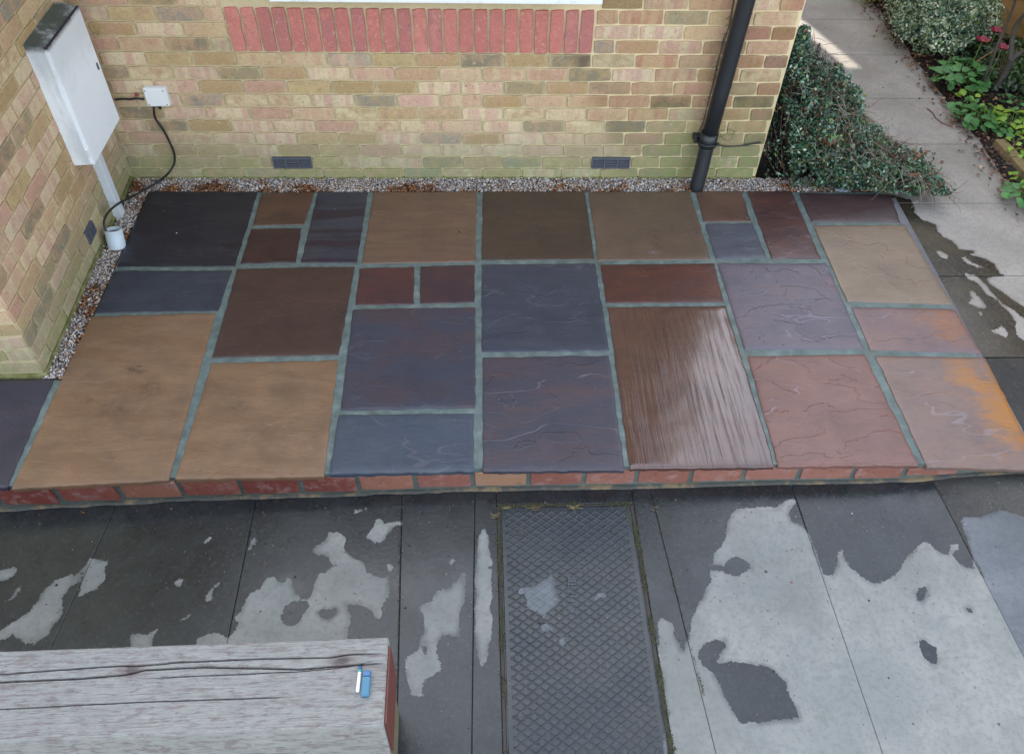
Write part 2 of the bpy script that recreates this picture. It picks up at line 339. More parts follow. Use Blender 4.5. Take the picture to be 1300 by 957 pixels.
# ---- wet and dry shapes, as outlines on the ground (measured from the photograph, carried to the real surface)
def cv(pts, ox, oy, k): return [(ox+x/k, oy+y/k) for x, y in pts]
L_ = lambda pts: cv(pts, 0, 560, 3.127)
M_ = lambda pts: cv(pts, 300, 560, 3.129)
R_ = lambda pts: cv(pts, 600, 560, 3.129)
E_ = lambda pts: cv(pts, 950, 560, 3.129)
T_ = lambda pts: cv(pts, 1000, 220, 3.827)
DRY = [L_([(-60, 540), (0, 520), (40, 482), (50, 500), (75, 497), (60, 530), (30, 550), (0, 550), (-60, 560)]),
  L_([(10, 650), (45, 605), (90, 563), (102, 572), (70, 610), (40, 630), (15, 653)]),
  L_([(-200, 820), (0, 762), (30, 735), (65, 710), (125, 670), (170, 600), (195, 560), (270, 535), (302, 512), (290, 560), (250, 615), (252, 660), (235, 710), (205, 735), (210, 765), (170, 770), (140, 800), (130, 818), (100, 805), (85, 790), (50, 770), (20, 772), (0, 795), (-200, 900)]),
  L_([(310, 620), (320, 560), (340, 490), (360, 465), (400, 475), (437, 473), (415, 500), (412, 550), (380, 590), (345, 600)]),
  L_([(800, 402), (840, 376), (842, 383), (808, 405)]), L_([(982, 432), (995, 395), (1015, 380), (1023, 388), (1005, 415), (988, 435)]),
  L_([(695, 570), (708, 546), (721, 550), (723, 566), (705, 579)]), L_([(812, 627), (828, 590), (860, 561), (874, 563), (850, 590), (835, 632), (820, 638)]),
  L_([(700, 705), (715, 709), (758, 683), (761, 691), (725, 711), (705, 718)]),
  L_([(520, 765), (600, 765), (628, 738), (632, 742), (612, 770), (600, 860), (515, 860)]),
  M_([(-165, 860), (-158, 785), (-108, 765), (-85, 757), (-50, 770), (-33, 780), (2, 745), (5, 722), (-8, 700), (12, 680), (30, 650), (40, 620), (60, 600), (100, 585), (118, 540), (145, 535), (165, 550), (178, 565), (200, 556), (195, 530), (215, 538), (222, 570), (235, 605), (260, 624), (285, 625), (300, 600), (310, 560), (330, 530), (372, 510), (385, 490), (370, 465), (345, 455), (320, 455), (302, 430), (340, 405), (362, 385), (365, 360), (385, 367), (405, 357), (433, 385), (430, 430), (455, 460), (500, 475), (515, 495), (515, 520), (540, 532), (572, 545), (605, 530), (607, 600), (590, 640), (580, 660), (583, 700), (560, 706), (548, 690), (520, 660), (480, 645), (435, 645), (450, 690), (455, 720), (445, 750), (430, 860)]),
  M_([(513, 380), (530, 355), (548, 340), (550, 308), (575, 306), (590, 325), (630, 320), (660, 316), (657, 330), (620, 340), (605, 370), (580, 400), (550, 403), (525, 392)]),
  M_([(465, 284), (467, 269), (490, 270), (518, 267), (510, 275), (480, 284)]), M_([(588, 488), (610, 486), (628, 495), (612, 522), (605, 505), (595, 500)]),
  M_([(846, 465), (878, 462), (870, 475), (855, 494), (847, 480)]),
  M_([(722, 660), (740, 645), (780, 635), (785, 600), (820, 585), (855, 583), (855, 560), (880, 555), (890, 525), (912, 517), (912, 560), (908, 600), (905, 640), (890, 665), (885, 690), (885, 745), (890, 780), (860, 768), (820, 770), (795, 800), (790, 840), (815, 880), (815, 905), (780, 935), (745, 950), (740, 1010), (700, 1010), (680, 957), (672, 920), (668, 850), (720, 835), (730, 790), (750, 745), (745, 690)]),
  M_([(975, 350), (990, 343), (993, 357), (1000, 380), (1003, 430), (1018, 490), (1010, 560), (1018, 620), (1005, 660), (1018, 700), (1018, 760), (1005, 810), (1000, 850), (985, 890), (970, 885), (960, 850), (955, 800), (945, 760), (950, 720), (945, 660), (955, 620), (945, 560), (950, 500), (960, 450), (960, 400), (968, 370)]),
  R_([(178, 585), (210, 580), (240, 578), (275, 555), (300, 540), (312, 520), (325, 545), (330, 590), (343, 630), (330, 655), (300, 680), (290, 700), (285, 725), (275, 690), (250, 675), (215, 665), (220, 635), (205, 610), (185, 605)]),
  R_([(270, 735), (285, 720), (320, 730), (318, 750), (295, 762), (272, 750)]), R_([(480, 637), (498, 605), (530, 603), (527, 616), (500, 622)]), R_([(345, 790), (360, 779), (372, 800), (358, 816), (343, 808)]),
  R_([(735, 720), (750, 702), (785, 718), (800, 740), (800, 770), (830, 825), (838, 830), (850, 800), (865, 760), (865, 710), (880, 680), (905, 640), (920, 600), (945, 550), (940, 520), (955, 495), (958, 450), (985, 420), (1008, 380), (1012, 325), (1035, 280), (1065, 266), (1095, 268), (1150, 256), (1205, 263), (1235, 240), (1245, 230), (1280, 232), (1285, 245), (1260, 270), (1255, 290), (1270, 320), (1310, 335), (1335, 360), (1355, 420), (1385, 500), (1395, 530), (1430, 532), (1445, 500), (1453, 440), (1468, 428), (1480, 470), (1505, 505), (1545, 535), (1570, 552), (1600, 567), (1655, 550), (1695, 515), (1710, 480), (1735, 450), (1760, 420), (1790, 397), (1812, 405), (1838, 430), (1870, 448), (1890, 448), (1900, 410), (1930, 405), (1934, 425), (1911, 436), (1911, 460), (1935, 487), (1965, 498), (1994, 506), (1980, 440), (1965, 390), (1945, 340), (1935, 306), (1975, 298), (2015, 300), (2045, 285), (2095, 275), (2145, 285), (2190, 300), (2420, 330), (2600, 700), (2700, 1400), (760, 1400), (760, 957), (750, 900), (735, 820), (740, 770)])]
WET = [M_([(180, 725), (178, 690), (195, 650), (230, 632), (280, 633), (292, 655), (265, 685), (245, 720), (215, 733)]),
  M_([(322, 675), (345, 660), (362, 672), (390, 664), (402, 676), (385, 690), (365, 706), (340, 702)]), M_([(735, 812), (750, 798), (768, 830), (765, 850), (745, 845)]),
  M_([(378, 484), (395, 478), (400, 492), (384, 496)]),
  R_([(945, 505), (940, 487), (975, 492), (1000, 490), (1015, 468), (1050, 458), (1085, 470), (1105, 490), (1085, 515), (1050, 535), (1020, 530), (985, 520)]),
  R_([(898, 850), (910, 820), (930, 800), (962, 783), (1000, 790), (1005, 822), (975, 850), (970, 880), (1000, 882), (1050, 873), (1110, 885), (1150, 890), (1190, 910), (1240, 950), (1300, 1100), (1060, 1120), (975, 957), (950, 920), (915, 890)]),
  E_([(680, 790), (700, 790), (745, 820), (753, 870), (735, 885), (700, 865), (683, 830)]), E_([(662, 605), (680, 580), (712, 578), (708, 610), (690, 636), (668, 628)]), E_([(868, 662), (892, 668), (898, 690), (875, 684)]), E_([(-2, 490), (6, 488), (8, 508), (-2, 510)]),
  # the wet reach beside the patio, on the path
  T_([(470, 100), (560, 120), (600, 130), (612, 152), (615, 190), (650, 225), (720, 250), (725, 280), (760, 310), (800, 330), (820, 350), (830, 370), (870, 373), (905, 378), (905, 392), (880, 397), (915, 402), (960, 415), (1005, 440), (1015, 470), (1030, 488), (1060, 497), (1010, 502), (970, 506), (975, 530), (1010, 558), (1060, 590), (1100, 620), (1148, 648), (1240, 720), (1500, 900), (1500, 1195), (1150, 1200), (900, 1200), (200, 1300)])]
DRY2 = [T_([(722, 380), (728, 374), (748, 380), (782, 402), (778, 418), (745, 410)]), T_([(842, 410), (860, 406), (900, 435), (962, 458), (930, 462), (870, 437)]),
  T_([(850, 480), (860, 478), (885, 495), (905, 492), (950, 530), (990, 575), (1050, 640), (1100, 668), (1148, 705), (1260, 800), (1260, 900), (1190, 850), (1148, 812), (1108, 784), (1110, 720), (1072, 672), (1020, 622), (960, 577), (920, 530), (880, 512)]),
  T_([(880, 572), (898, 568), (940, 610), (965, 655), (925, 652), (878, 632), (897, 610)]), T_([(985, 767), (1020, 760), (1038, 738), (1052, 752), (1070, 778), (1070, 802), (1035, 787)]), T_([(930, 670), (944, 678), (946, 695), (934, 692)])]
def world_poly(px): return np.array([on_ground(x, y)[:2] for x, y in px])
DRYW = [world_poly(q) for q in DRY]; WETW = [world_poly(q) for q in WET]; DRY2W = [world_poly(q) for q in DRY2]
PATH_DRY = np.array([(1.2, .3), (2.35, .22), (2.35, -1.25), (3.9, -1.25), (3.9, 8.), (1.2, 8.)])
def sdf(P, poly):
    A = poly; B = np.roll(poly, -1, 0); d = B-A; L = (d*d).sum(1)+1e-12
    rel = P[:, None, :]-A[None]; t = np.clip((rel*d[None]).sum(2)/L, 0, 1)
    dist = np.sqrt(((rel-t[..., None]*d[None])**2).sum(2)).min(1)
    c = ((A[None, :, 1] > P[:, 1, None]) != (B[None, :, 1] > P[:, 1, None])) & (P[:, 0, None] < (B[None, :, 0]-A[None, :, 0])*(P[:, 1, None]-A[None, :, 1])/(np.where(B[:, 1] == A[:, 1], 1e-9, B[:, 1]-A[:, 1]))[None]+A[None, :, 0])
    return np.where(c.sum(1) % 2 == 1, dist, -dist)
def dryness(P):
    s = np.full(len(P), -1.)
    for q in DRYW: s = np.maximum(s, sdf(P, q))
    s = np.maximum(s, sdf(P, PATH_DRY))
    for q in WETW: s = np.minimum(s, -sdf(P, q))
    for q in DRY2W: s = np.maximum(s, sdf(P, q))
    return s
def surface(name, x0, x1, y0, y1, mat, parent, res=.010, th=.06, zoff=0.0, x0b=None, x1b=None, holes=None, ymax_fine=None):
    """one paving piece: fine grid on the real ground height carrying a dryness value; x0b/x1b = x at the far end"""
    x0b = x0 if x0b is None else x0b; x1b = x1 if x1b is None else x1b
    nx = max(2, int((x1-x0)/res)+1); ny = max(2, int((y1-y0)/res)+1)
    e_ = .0016; lx, ly = x1-x0, y1-y0
    u, v = np.meshgrid(np.concatenate([[0, e_/lx], np.linspace(2.2*e_/lx, 1-2.2*e_/lx, nx), [1-e_/lx, 1]]), np.concatenate([[0, e_/ly], np.linspace(2.2*e_/ly, 1-2.2*e_/ly, ny), [1-e_/ly, 1]])); nx += 4; ny += 4
    X = (x0+(x0b-x0)*v)*(1-u)+(x1+(x1b-x1)*v)*u; Y = y0+(y1-y0)*v
    Z = ground_z(X)+zoff
    rim = np.minimum(np.minimum(u*(x1-x0), (1-u)*(x1-x0)), np.minimum(v*(y1-y0), (1-v)*(y1-y0)))
    Z = Z-.0012*np.clip(1-rim/.0015, 0, 1)
    V = np.stack([X, Y, Z], -1).reshape(-1, 3); D = dryness(V[:, :2])
    idx = np.arange(nx*ny).reshape(ny, nx)
    Fq = np.stack([idx[:-1, :-1], idx[:-1, 1:], idx[1:, 1:], idx[1:, :-1]], -1).reshape(-1, 4)
    ring = np.concatenate([idx[0, :], idx[1:, -1], idx[-1, -2::-1], idx[-2:0:-1, 0]])
    low = V[ring].copy(); low[:, 2] -= th; base = len(V); n = len(ring)
    Fs = np.array([(ring[(i+1) % n], ring[i], base+i, base+(i+1) % n) for i in range(n)])
    V = np.vstack([V, low]); D = np.concatenate([D, D[ring]])
    me = fast_mesh(V, np.vstack([Fq, Fs]), 4)
    a = me.attributes.new('dry', 'FLOAT', 'POINT'); a.data.foreach_set('value', D.astype(np.float32))
    return link(name, me, parent, mat)

pavement = tag(empty('pavement', (0, 0, 0)), kind='structure')
J = .0012
YN, YF = -3.7, -1.885
def seam(q0, q1):
    a, b = on_ground(*q0), on_ground(*q1); k = (b[0]-a[0])/(b[1]-a[1]); return a[0]+(YN-a[1])*k, a[0]+(YF-a[1])*k
s0, s2, s3 = seam((130, 680), (75, 800)), seam((510, 640), (505, 866)), seam((603, 625), (600, 866))
s1 = (.92*-1, -.93); s6, s7, s8 = seam((830, 640), (870, 800)), seam((1030, 690), (1090, 866)), seam((1200, 640), (1262, 760))
mx0, mx1 = float(on_z(637, 760, G0)[0]), float(on_z(826, 800, G0)[0]); mxy = float(on_z(700, 643, G0)[1])
for (a, ab), (b, bb) in [((-4.2, -4.2), s0), (s0, s1), (s1, s2), (s2, s3), (s3, (mx0-.012, mx0-.010))]:
    surface('paving_slab', a+J, b-J, YN, YF, M['pave'], pavement, .012 if a > -3 else .03, x0b=ab+J, x1b=bb-J)
surface('paving_slab', mx0-.009, mx1+.012, mxy+.012, YF, M['pave'], pavement, .012)
surface('paving_slab', mx1+.014, s6[0]-J, YN, YF, M['pave'], pavement, x0b=mx1+.014, x1b=s6[1]-J)
surface('paving_slab', s6[0]+J, s7[0]-J, YN, YF, M['pave'], pavement, x0b=s6[1]+J, x1b=s7[1]-J)
surface('paving_slab', s7[0]+J, s8[0]-J, YN, YF, M['pave'], pavement, x0b=s7[1]+J, x1b=s8[1]-J)
surface('joint_dirt', -4.2, 5.2, -3.75, -1.88, M['joint'], pavement, .1, zoff=-.004)
tag(surface('coarse_strip', s8[0], 5.2, YN, YF, M['tarmac'], pavement, .014, x0b=s8[1]), 'coarse aggregate strip at the right of the wet concrete')
surface('coarse_strip', 2.40, 5.2, YF+.002, -1.24, M['tarmac'], pavement, .014)

path = tag(empty('garden_path', (0, 0, 0)), kind='structure')
yj = [-1.235]+[float(on_ground(x, y)[1]) for x, y in [(1270, 350), (1200, 258), (1150, 183), (1100, 125), (1100, 70), (1040, 25)]]
for k in range(5): yj.append(yj[-1]+.61)
for a, b in zip(yj, yj[1:]):
    surface('path_slab', 2.40 if b < .3 else 1.70, 3.25, a+.004, b-.004, M['path'], path, .012 if a < 3 else .05)
surface('joint_dirt', 1.67, 3.24, -1.24, yj[-1], M['joint'], path, .1, zoff=-.012)

# ------------------------------------------------------------------ the patio of riven sandstone
patio = tag(empty('patio', (0, 0, 0)), kind='structure')
def c2(x, y): return (130+x/3.714, 220+y/3.714)
def c3_(x, y): return (430+x/3.714, 220+y/3.714)
def c4(x, y): return (730+x/3.714, 220+y/3.714)
def t4(x, y): return (1000+x/3.827, 220+y/3.827)
def c6(x, y): return (400+x/3.611, 430+y/3.611)
def c7(x, y): return (740+x/3.611, 430+y/3.611)
def c8(x, y): return (0+x/3.25, 380+y/3.25)
TAN = dict(c1=(160, 130, 102), c2=(146, 115, 88), c3=(132, 110, 90))
SL = [
 ('near-black slate coloured slab in the back left corner', [(188, 243), (327, 243), (298, 338), (149, 338)], dict(c1=(40, 42, 54), c2=(50, 51, 62), c3=(34, 36, 48), ang=-8, vein=.5, vcol=(90, 86, 92))),
 ('blue-grey oblong slab along the shingle strip', [(146, 344), (294, 343), (277, 394), (120, 397)], dict(c1=(60, 68, 82), c2=(74, 80, 92), c3=(58, 62, 72), ang=60, terr=1)),
 ('large sandy brown slab with dark stains, front left', [(115, 402), (274, 397), (214, 609), (15, 620)], dict(ang=68, rough=.42, spots=[(0, .12, .07, (70, 60, 52), .75, 2), (.1, .02, .06, (86, 72, 60), .6, 1), (-.02, -.1, .08, (92, 78, 66), .5, 1.6), (-.14, -.05, .02, (60, 52, 48), .7, 1)], **TAN)),
 ('dark purple-grey slab in front of the corner of the side wall', [(-110, 481), (68, 481.5), (9, 618), (-190, 630)], dict(c1=(74, 74, 86), c2=(84, 78, 88), ang=5)),
 ('small brown slab on the back row', [(332, 245), (399, 244), (386, 285), (321, 286)], dict(c1=(98, 76, 64), c2=(112, 84, 68), ang=35, stretch=3)),
 ('small dark plum slab below the small brown one', [(319, 290.5), (382.6, 289.5), (375, 333), (305.5, 334.5)], dict(c1=(66, 48, 50), c2=(80, 56, 54), ang=-10)),
 ('upright slate-blue slab with plum bands', [(404, 243.7), (466.6, 243.7), (453, 333), (382, 333)], dict(c1=(66, 70, 84), c2=(76, 78, 88), ang=0, band=.8, bcol=(54, 42, 54))),
 ('square dark brown slab with a pale curved vein', [(301, 341), (450.4, 338.5), (430, 450), (269.5, 453.7)], dict(c1=(82, 64, 58), c2=(92, 70, 62), c3=(72, 58, 56), ang=-18, vein=.45, vcol=(120, 102, 92))),
 ('square sandy slab with faint dark smudges, front row', [(268.6, 461), (429, 457), (411, 604.5), (223, 608)], dict(ang=78, rough=.4, spots=[(-.12, .05, .06, (92, 78, 62), .5, 1.5), (.08, .12, .1, (110, 92, 74), .5, 1)], **TAN)),
 ('square tan slab on the back row', [(474.4, 243.7), (605, 243), (603.7, 331.7), (459.6, 334.4)], dict(c1=(124, 100, 84), c2=(138, 112, 92), c3=(118, 98, 82), ang=2, stretch=8, terr=.9)),
 ('small plum slab with reddish streaks, left of a pair', [(457, 340.6), (525.6, 338.5), (524.8, 385.6), (451, 387)], dict(c1=(86, 60, 62), c2=(102, 66, 62), c3=(70, 58, 66), ang=-12)),
 ('small plum-grey slab, right of a pair', [(533.7, 338.5), (602.3, 336.3), (602.3, 383.7), (533, 384.8)], dict(c1=(74, 60, 68), c2=(90, 66, 66), c3=(66, 60, 70), ang=-15)),
 ('square slate-blue slab with brown shading', [(448, 392.3), (603, 390), (603.5, 517), (432, 521)], dict(c1=(76, 80, 94), c2=(88, 76, 82), c3=(70, 76, 92), ang=85, stretch=2.5, terr=.8, vein=.35, vcol=(120, 120, 132))),
 ('smooth blue-grey oblong slab with a chipped corner, front row', [(430, 527), (601.6, 524.7), (601, 597.5), (418, 601.7)], dict(c1=(82, 92, 106), c2=(90, 98, 110), c3=(76, 84, 98), ang=80, stretch=2, terr=.5, vein=.3)),
 ('square dark olive-brown slab on the back row', [(613, 243), (742.3, 243), (754.5, 329), (611.7, 330)], dict(c1=(84, 72, 62), c2=(94, 78, 66), c3=(74, 64, 60), ang=-4, stretch=6)),
 ('square slate-blue slab with angled clefts', [(611.7, 335.8), (755.3, 334.4), (773.3, 444.8), (611.7, 446.7)], dict(c1=(70, 76, 90), c2=(82, 86, 98), c3=(60, 66, 78), ang=-16, terr=1.1, vein=.6, vcol=(130, 130, 142))),
 ('slate and plum slab crossed by pale ridges, front row', [(613, 453.5), (772.7, 452), (792.6, 596), (613, 597.5)], dict(c1=(80, 80, 92), c2=(98, 84, 88), c3=(76, 78, 92), ang=-10, terr=1.4, vein=.85, vcol=(142, 140, 156))),
 ('square khaki-brown slab on the back row beside the downpipe', [(747.5, 243.7), (875.4, 243), (902.3, 329), (759.6, 330.4)], dict(c1=(116, 100, 86), c2=(126, 106, 90), c3=(106, 92, 80), ang=30, stretch=2, terr=.5, spots=[(.0, -.24, .035, (180, 176, 172), .6, 2)])),
 ('oblong rusty plum slab with slanting dark streaks', [(762.3, 335.8), (906.4, 334.4), (918.5, 383), (769.8, 384.2)], dict(c1=(104, 66, 56), c2=(84, 58, 56), c3=(118, 76, 60), ang=22, terr=1.1)),
 ('large brown slab with glossy wet streaks, front row', [(771.7, 390), (921.7, 388.3), (983.7, 592), (799.5, 594)], dict(c1=(98, 70, 62), c2=(106, 78, 68), c3=(86, 66, 62), ang=86, stretch=7, gloss=1, rough=.3, terr=.3)),
 ('small brown slab right of the downpipe foot', [(883.5, 243), (941.4, 243), (953.5, 280.6), (893.7, 281.4)], dict(c1=(108, 84, 76), c2=(120, 92, 80), ang=-10, stretch=3)),
 ('small blue-grey slab with pale scratches', [(895.6, 284.6), (955.6, 283.3), (973.7, 327.7), (909, 328.2)], dict(c1=(94, 98, 108), c2=(104, 106, 116), ang=8, vein=.6, vcol=(150, 152, 162))),
 ('upright dark plum slab beside the bush', [(948.6, 243), (1004.6, 243), (1042.3, 328.2), (979.9, 328.2)], dict(c1=(92, 68, 66), c2=(108, 76, 68), c3=(72, 62, 68), ang=75, vein=.4)),
 ('square pale lilac slab with rippled ridges', [(911, 334.4), (1049, 334.4), (1096.7, 442), (945.4, 443.5)], dict(c1=(118, 110, 120), c2=(128, 114, 118), c3=(108, 106, 118), ang=-8, terr=1.3, vein=.8, vcol=(166, 160, 176))),
 ('square salmon slab with branching pale veins, front row', [(949, 452), (1098, 450), (1166, 590), (987.7, 591.3)], dict(c1=(146, 108, 96), c2=(136, 102, 94), c3=(128, 96, 90), ang=-10, terr=1.0, vein=1, vcol=(186, 166, 176))),
 ('dark plum slab partly under the bush', [(1014.4, 244.8), (1131, 247), (1143.2, 282.2), (1030, 281.4)], dict(c1=(90, 74, 74), c2=(100, 80, 76), ang=0)),
 ('square buff slab on the right edge', [(1032.7, 286.6), (1149, 285.3), (1209, 386), (1075.8, 382.5)], dict(c1=(156, 138, 116), c2=(148, 128, 108), c3=(140, 126, 116), ang=-12, stretch=3, terr=.7)),
 ('oblong pinkish slab with a rusty corner', [(1081, 389.8), (1211.7, 392.5), (1245.6, 448), (1104.5, 443.5)], dict(c1=(136, 112, 112), c2=(144, 116, 108), c3=(126, 108, 114), ang=-62, stretch=3, vein=.7, vcol=(178, 168, 178), spots=[(.17, .04, .14, (164, 112, 74), .75, 1)])),
 ('pinkish slab with a bright orange stain, front right corner', [(1111, 451.5), (1250.9, 453.9), (1322, 596), (1177, 592)], dict(c1=(138, 116, 108), c2=(146, 118, 104), c3=(126, 112, 112), ang=-70, stretch=3, vein=.6, vcol=(184, 176, 180), spots=[(.24, .0, .17, (186, 126, 50), .85, .55), (.12, .2, .1, (190, 130, 60), .55, .7)])),
]
def slab_mesh(Q, th=.025, res=.022, front=False):
    """Q: TL TR BR BL in local xy"""
    TL, TR, BR, BL = [np.array(q) for q in Q]
    w = np.linalg.norm(TR-TL); h = np.linalg.norm(TL-BL); nx = max(8, int(w/res)); ny = max(8, int(h/res))
    us = np.concatenate([[0, .004/w], np.linspace(.016/w, 1-.016/w, nx), [1-.004/w, 1]]); vs = np.concatenate([[0, .004/h], np.linspace(.016/h, 1-.016/h, ny), [1-.004/h, 1]])
    V = []; ox, oy = random.uniform(0, 50), random.uniform(0, 50); NX, NY = len(us), len(vs)
    tilt = (random.uniform(-.002, .002), random.uniform(-.002, .002))
    for j, v in enumerate(vs):
        for i, u in enumerate(us):
            p = (BL*(1-u)+BR*u)*(1-v)+(TL*(1-u)+TR*u)*v
            q = Vector((p[0]*9+ox, p[1]*9+oy, 0)); e = min(u*w, (1-u)*w, v*h, (1-v)*h)
            amp = .0048 if e < .02 else 0
            a2 = .0028 if (front and v*h < .02) else 0
            dx = MN.noise(q*2.2)*amp; dy = MN.noise(q*2.2+Vector((9, 9, 3)))*amp+MN.noise(q*5+Vector((3, 7, 1)))*a2
            z = MN.noise(q*.35)*.0022+MN.noise(q*1.3)*.0010+tilt[0]*(u-.5)+tilt[1]*(v-.5)-.0028*max(0, 1-e/.014)**2
            if front and v*h < .03: z -= .0022*abs(MN.noise(q*4))*(1-v*h/.03)
            V.append((p[0]+dx, p[1]+dy, z+.0015))
    idx = np.arange(NX*NY).reshape(NY, NX)
    Fq = [tuple(int(t) for t in (idx[j, i], idx[j, i+1], idx[j+1, i+1], idx[j+1, i])) for j in range(NY-1) for i in range(NX-1)]
    ring = [int(t) for t in np.concatenate([idx[0, :], idx[1:, -1], idx[-1, -2::-1], idx[-2:0:-1, 0]])]; n = len(ring); prev = ring; c = (TL+TR+BR+BL)/4
    for lv, zz in enumerate((-.012, -th)):
        base = len(V)
        for k in ring:
            p = np.array(V[k][:2]); q = Vector((p[0]*30+ox, p[1]*30, lv*5)); s = 1+MN.noise(q)*.006-.003*lv
            V.append((c[0]+(p[0]-c[0])*s, c[1]+(p[1]-c[1])*s, zz+MN.noise(q*1.7)*.002))
        cur = list(range(base, base+n)); Fq += [(prev[(i+1) % n], prev[i], cur[i], cur[(i+1) % n]) for i in range(n)]; prev = cur
    return me_from(V, Fq, True)
for i, (lab, px, kw) in enumerate(SL):
    kw = dict(kw); kw.setdefault('seed', i+1); Q = [on_z(x, y, 0)[:2] for x, y in px]; c = sum(Q)/4
    front = 'front' in lab
    me = slab_mesh([q-c for q in Q], front=front)
    o = link('paving_slab', me, patio, m_stone('riven_sandstone', **kw), (c[0], c[1], 0)); tag(o, lab)
# bedding and pointing under and between the slabs
fy = lambda X: np.interp(X, [-2.4, -1.853, -1.242, -.627, -.006, .616, 1.238, 1.849, 2.4], [-1.945, -1.93, -1.902, -1.895, -1.881, -1.881, -1.881, -1.892, -1.90])+.010     # front edge line of the slabs
xs = np.concatenate([[-2.9, -2.3, -1.838], np.linspace(-1.837, 2.368, 38)]); V = []; Fc = []
for k, X in enumerate(xs):
    yb = .035 if X > -1.8375 else -1.355
    V += [(X, fy(X)+.006, -.20), (X, fy(X)+.006, -.026), (X, fy(X)+.0055, -.0255), (X, fy(X)+.0055, -.0045), (X, yb-.006, -.0045), (X, yb-.006, -.20)]
for k in range(len(xs)-1):
    for j in range(5): a = k*6+j; Fc.append((a, a+6, a+7, a+1))
Fc.append((0, 1, 2, 3, 4, 5)); n0 = (len(xs)-1)*6; Fc.append((n0+5, n0+4, n0+3, n0+2, n0+1, n0))
link('pointing', me_from(V, Fc), patio, M['grout'])
# haunching at the right edge
N = NT('pale_haunching'); n = N.noise(N.pos(), 30, 5, .7); M['haunch'] = N.out(N.mix(n, srgb(84, 88, 92), srgb(122, 122, 124)), .8, N.bump(n, .5, .004))
xr0, xr1 = on_z(1136, 250)[:2], on_z(1326, 597)[:2]; V = []; Fc = []
for k in range(31):
    t = k/30; p = xr0*(1-t)+xr1*t; w = .018+.008*MN.noise(Vector((k*.4, 1, 2)))
    V += [(p[0]-.045, p[1], -.006), (p[0]+.008, p[1], -.007), (p[0]+w, p[1], -.046), (p[0]+w+.006, p[1], -.08)]
for k in range(30):
    for j in range(3): a = k*4+j; Fc.append((a+4, a, a+1, a+5))
link('haunching', me_from(V, Fc, True), patio, M['haunch'])

# brick meshes: front face towards local -y, chipped outline, slightly rounded
def brick_mesh(w, h, d=.03, jit=.0016, round_=.0022):
    out = []
    def edge(a, b, n):
        for k in range(n):
            t = k/n; out.append(Vector((a[0]+(b[0]-a[0])*t, 0, a[1]+(b[1]-a[1])*t)))
    hw, hh = w/2, h/2; nl = 5 if w > h else 2; ns = 2 if w > h else 5
    c = .004
    edge((-hw+c, -hh), (hw-c, -hh), nl); edge((hw, -hh+c), (hw, hh-c), ns); edge((hw-c, hh), (-hw+c, hh), nl); edge((-hw, hh-c), (-hw, -hh+c), ns)
    for v in out: v.x += random.gauss(0, jit*.6); v.z += random.gauss(0, jit*.6)
    n = len(out); V = [(v.x*(1-round_/hw), random.gauss(0, .0004), v.z*(1-round_/hh)) for v in out]+[(v.x, round_, v.z) for v in out]+[(v.x, d, v.z) for v in out]+[(0, random.gauss(-.0004, .0003), 0)]
    Fc = [(i, (i+1) % n, 3*n) for i in range(n)]
    for l in (0, 1): Fc += [(l*n+i, (l+1)*n+i, (l+1)*n+(i+1) % n, l*n+(i+1) % n) for i in range(n)]
    Fc = [tuple(reversed(f)) if len(f) == 4 else f for f in Fc]
    return me_from(V, [f if len(f) == 3 else tuple(reversed(f)) for f in Fc])
def bricks_row(name, parent, pool, mat, x0, x1, z, pitch, offset, protrude, rz=0, fn=None, h=.068, skip=()):
    """lay stretchers from x0 to x1 (local), cutting the end ones; fn maps (s, z) to a location"""
    k = math.floor((x0-offset)/pitch)
    while offset+k*pitch < x1-.01:
        a = max(x0, offset+k*pitch)+.0; b = min(x1, offset+(k+1)*pitch); k += 1
        if b-a < .03: continue
        cx = (a+b)/2
        if any(s0 < cx < s1 and z0 < z < z1 for s0, s1, z0, z1 in skip): continue
        full = abs((b-a)-pitch) < .002
        me = random.choice(pool) if full else brick_mesh(b-a-.010, h)
        if not full: me.materials.append(mat)
        o = link(name, me, parent); o.location = fn(cx, z, random.gauss(protrude, .0008)); o.rotation_euler = (random.gauss(0, .004), random.gauss(0, .0035), rz+random.gauss(0, .003))
        if random.random() < .5 and full: o.scale = (-1, 1, 1) if False else (1, 1, 1)

# riser bricks under the front edge of the patio
rp = [brick_mesh(.218, .062, .04) for _ in range(6)]
for me in rp: me.materials.append(M['riser'])
xsr = [float(on_y(x, 612+(606-x)*.03, -1.88)[0]) for x in (8, 81, 157, 233, 308, 383, 455, 527, 600, 671, 742, 809, 878.5, 946, 1017, 1086, 1151, 1221)]
xsr = [xsr[0]-.23, ]+xsr; xsr = [xsr[0]-.23]+xsr
for a, b in zip(xsr, xsr[1:]):
    cx = (a+b)/2; zg_ = float(ground_z(cx)); bh = max(-.027-(zg_+.020), .03); me = brick_mesh(b-a-.017, bh, .04); me.materials.append(M['riser'])
    z = -.027-bh/2; o = link('brick', me, patio, None, (cx, float(fy(cx))+.0, float(z)))
    o.rotation_euler = (0, random.gauss(0, .008), random.gauss(0, .006))
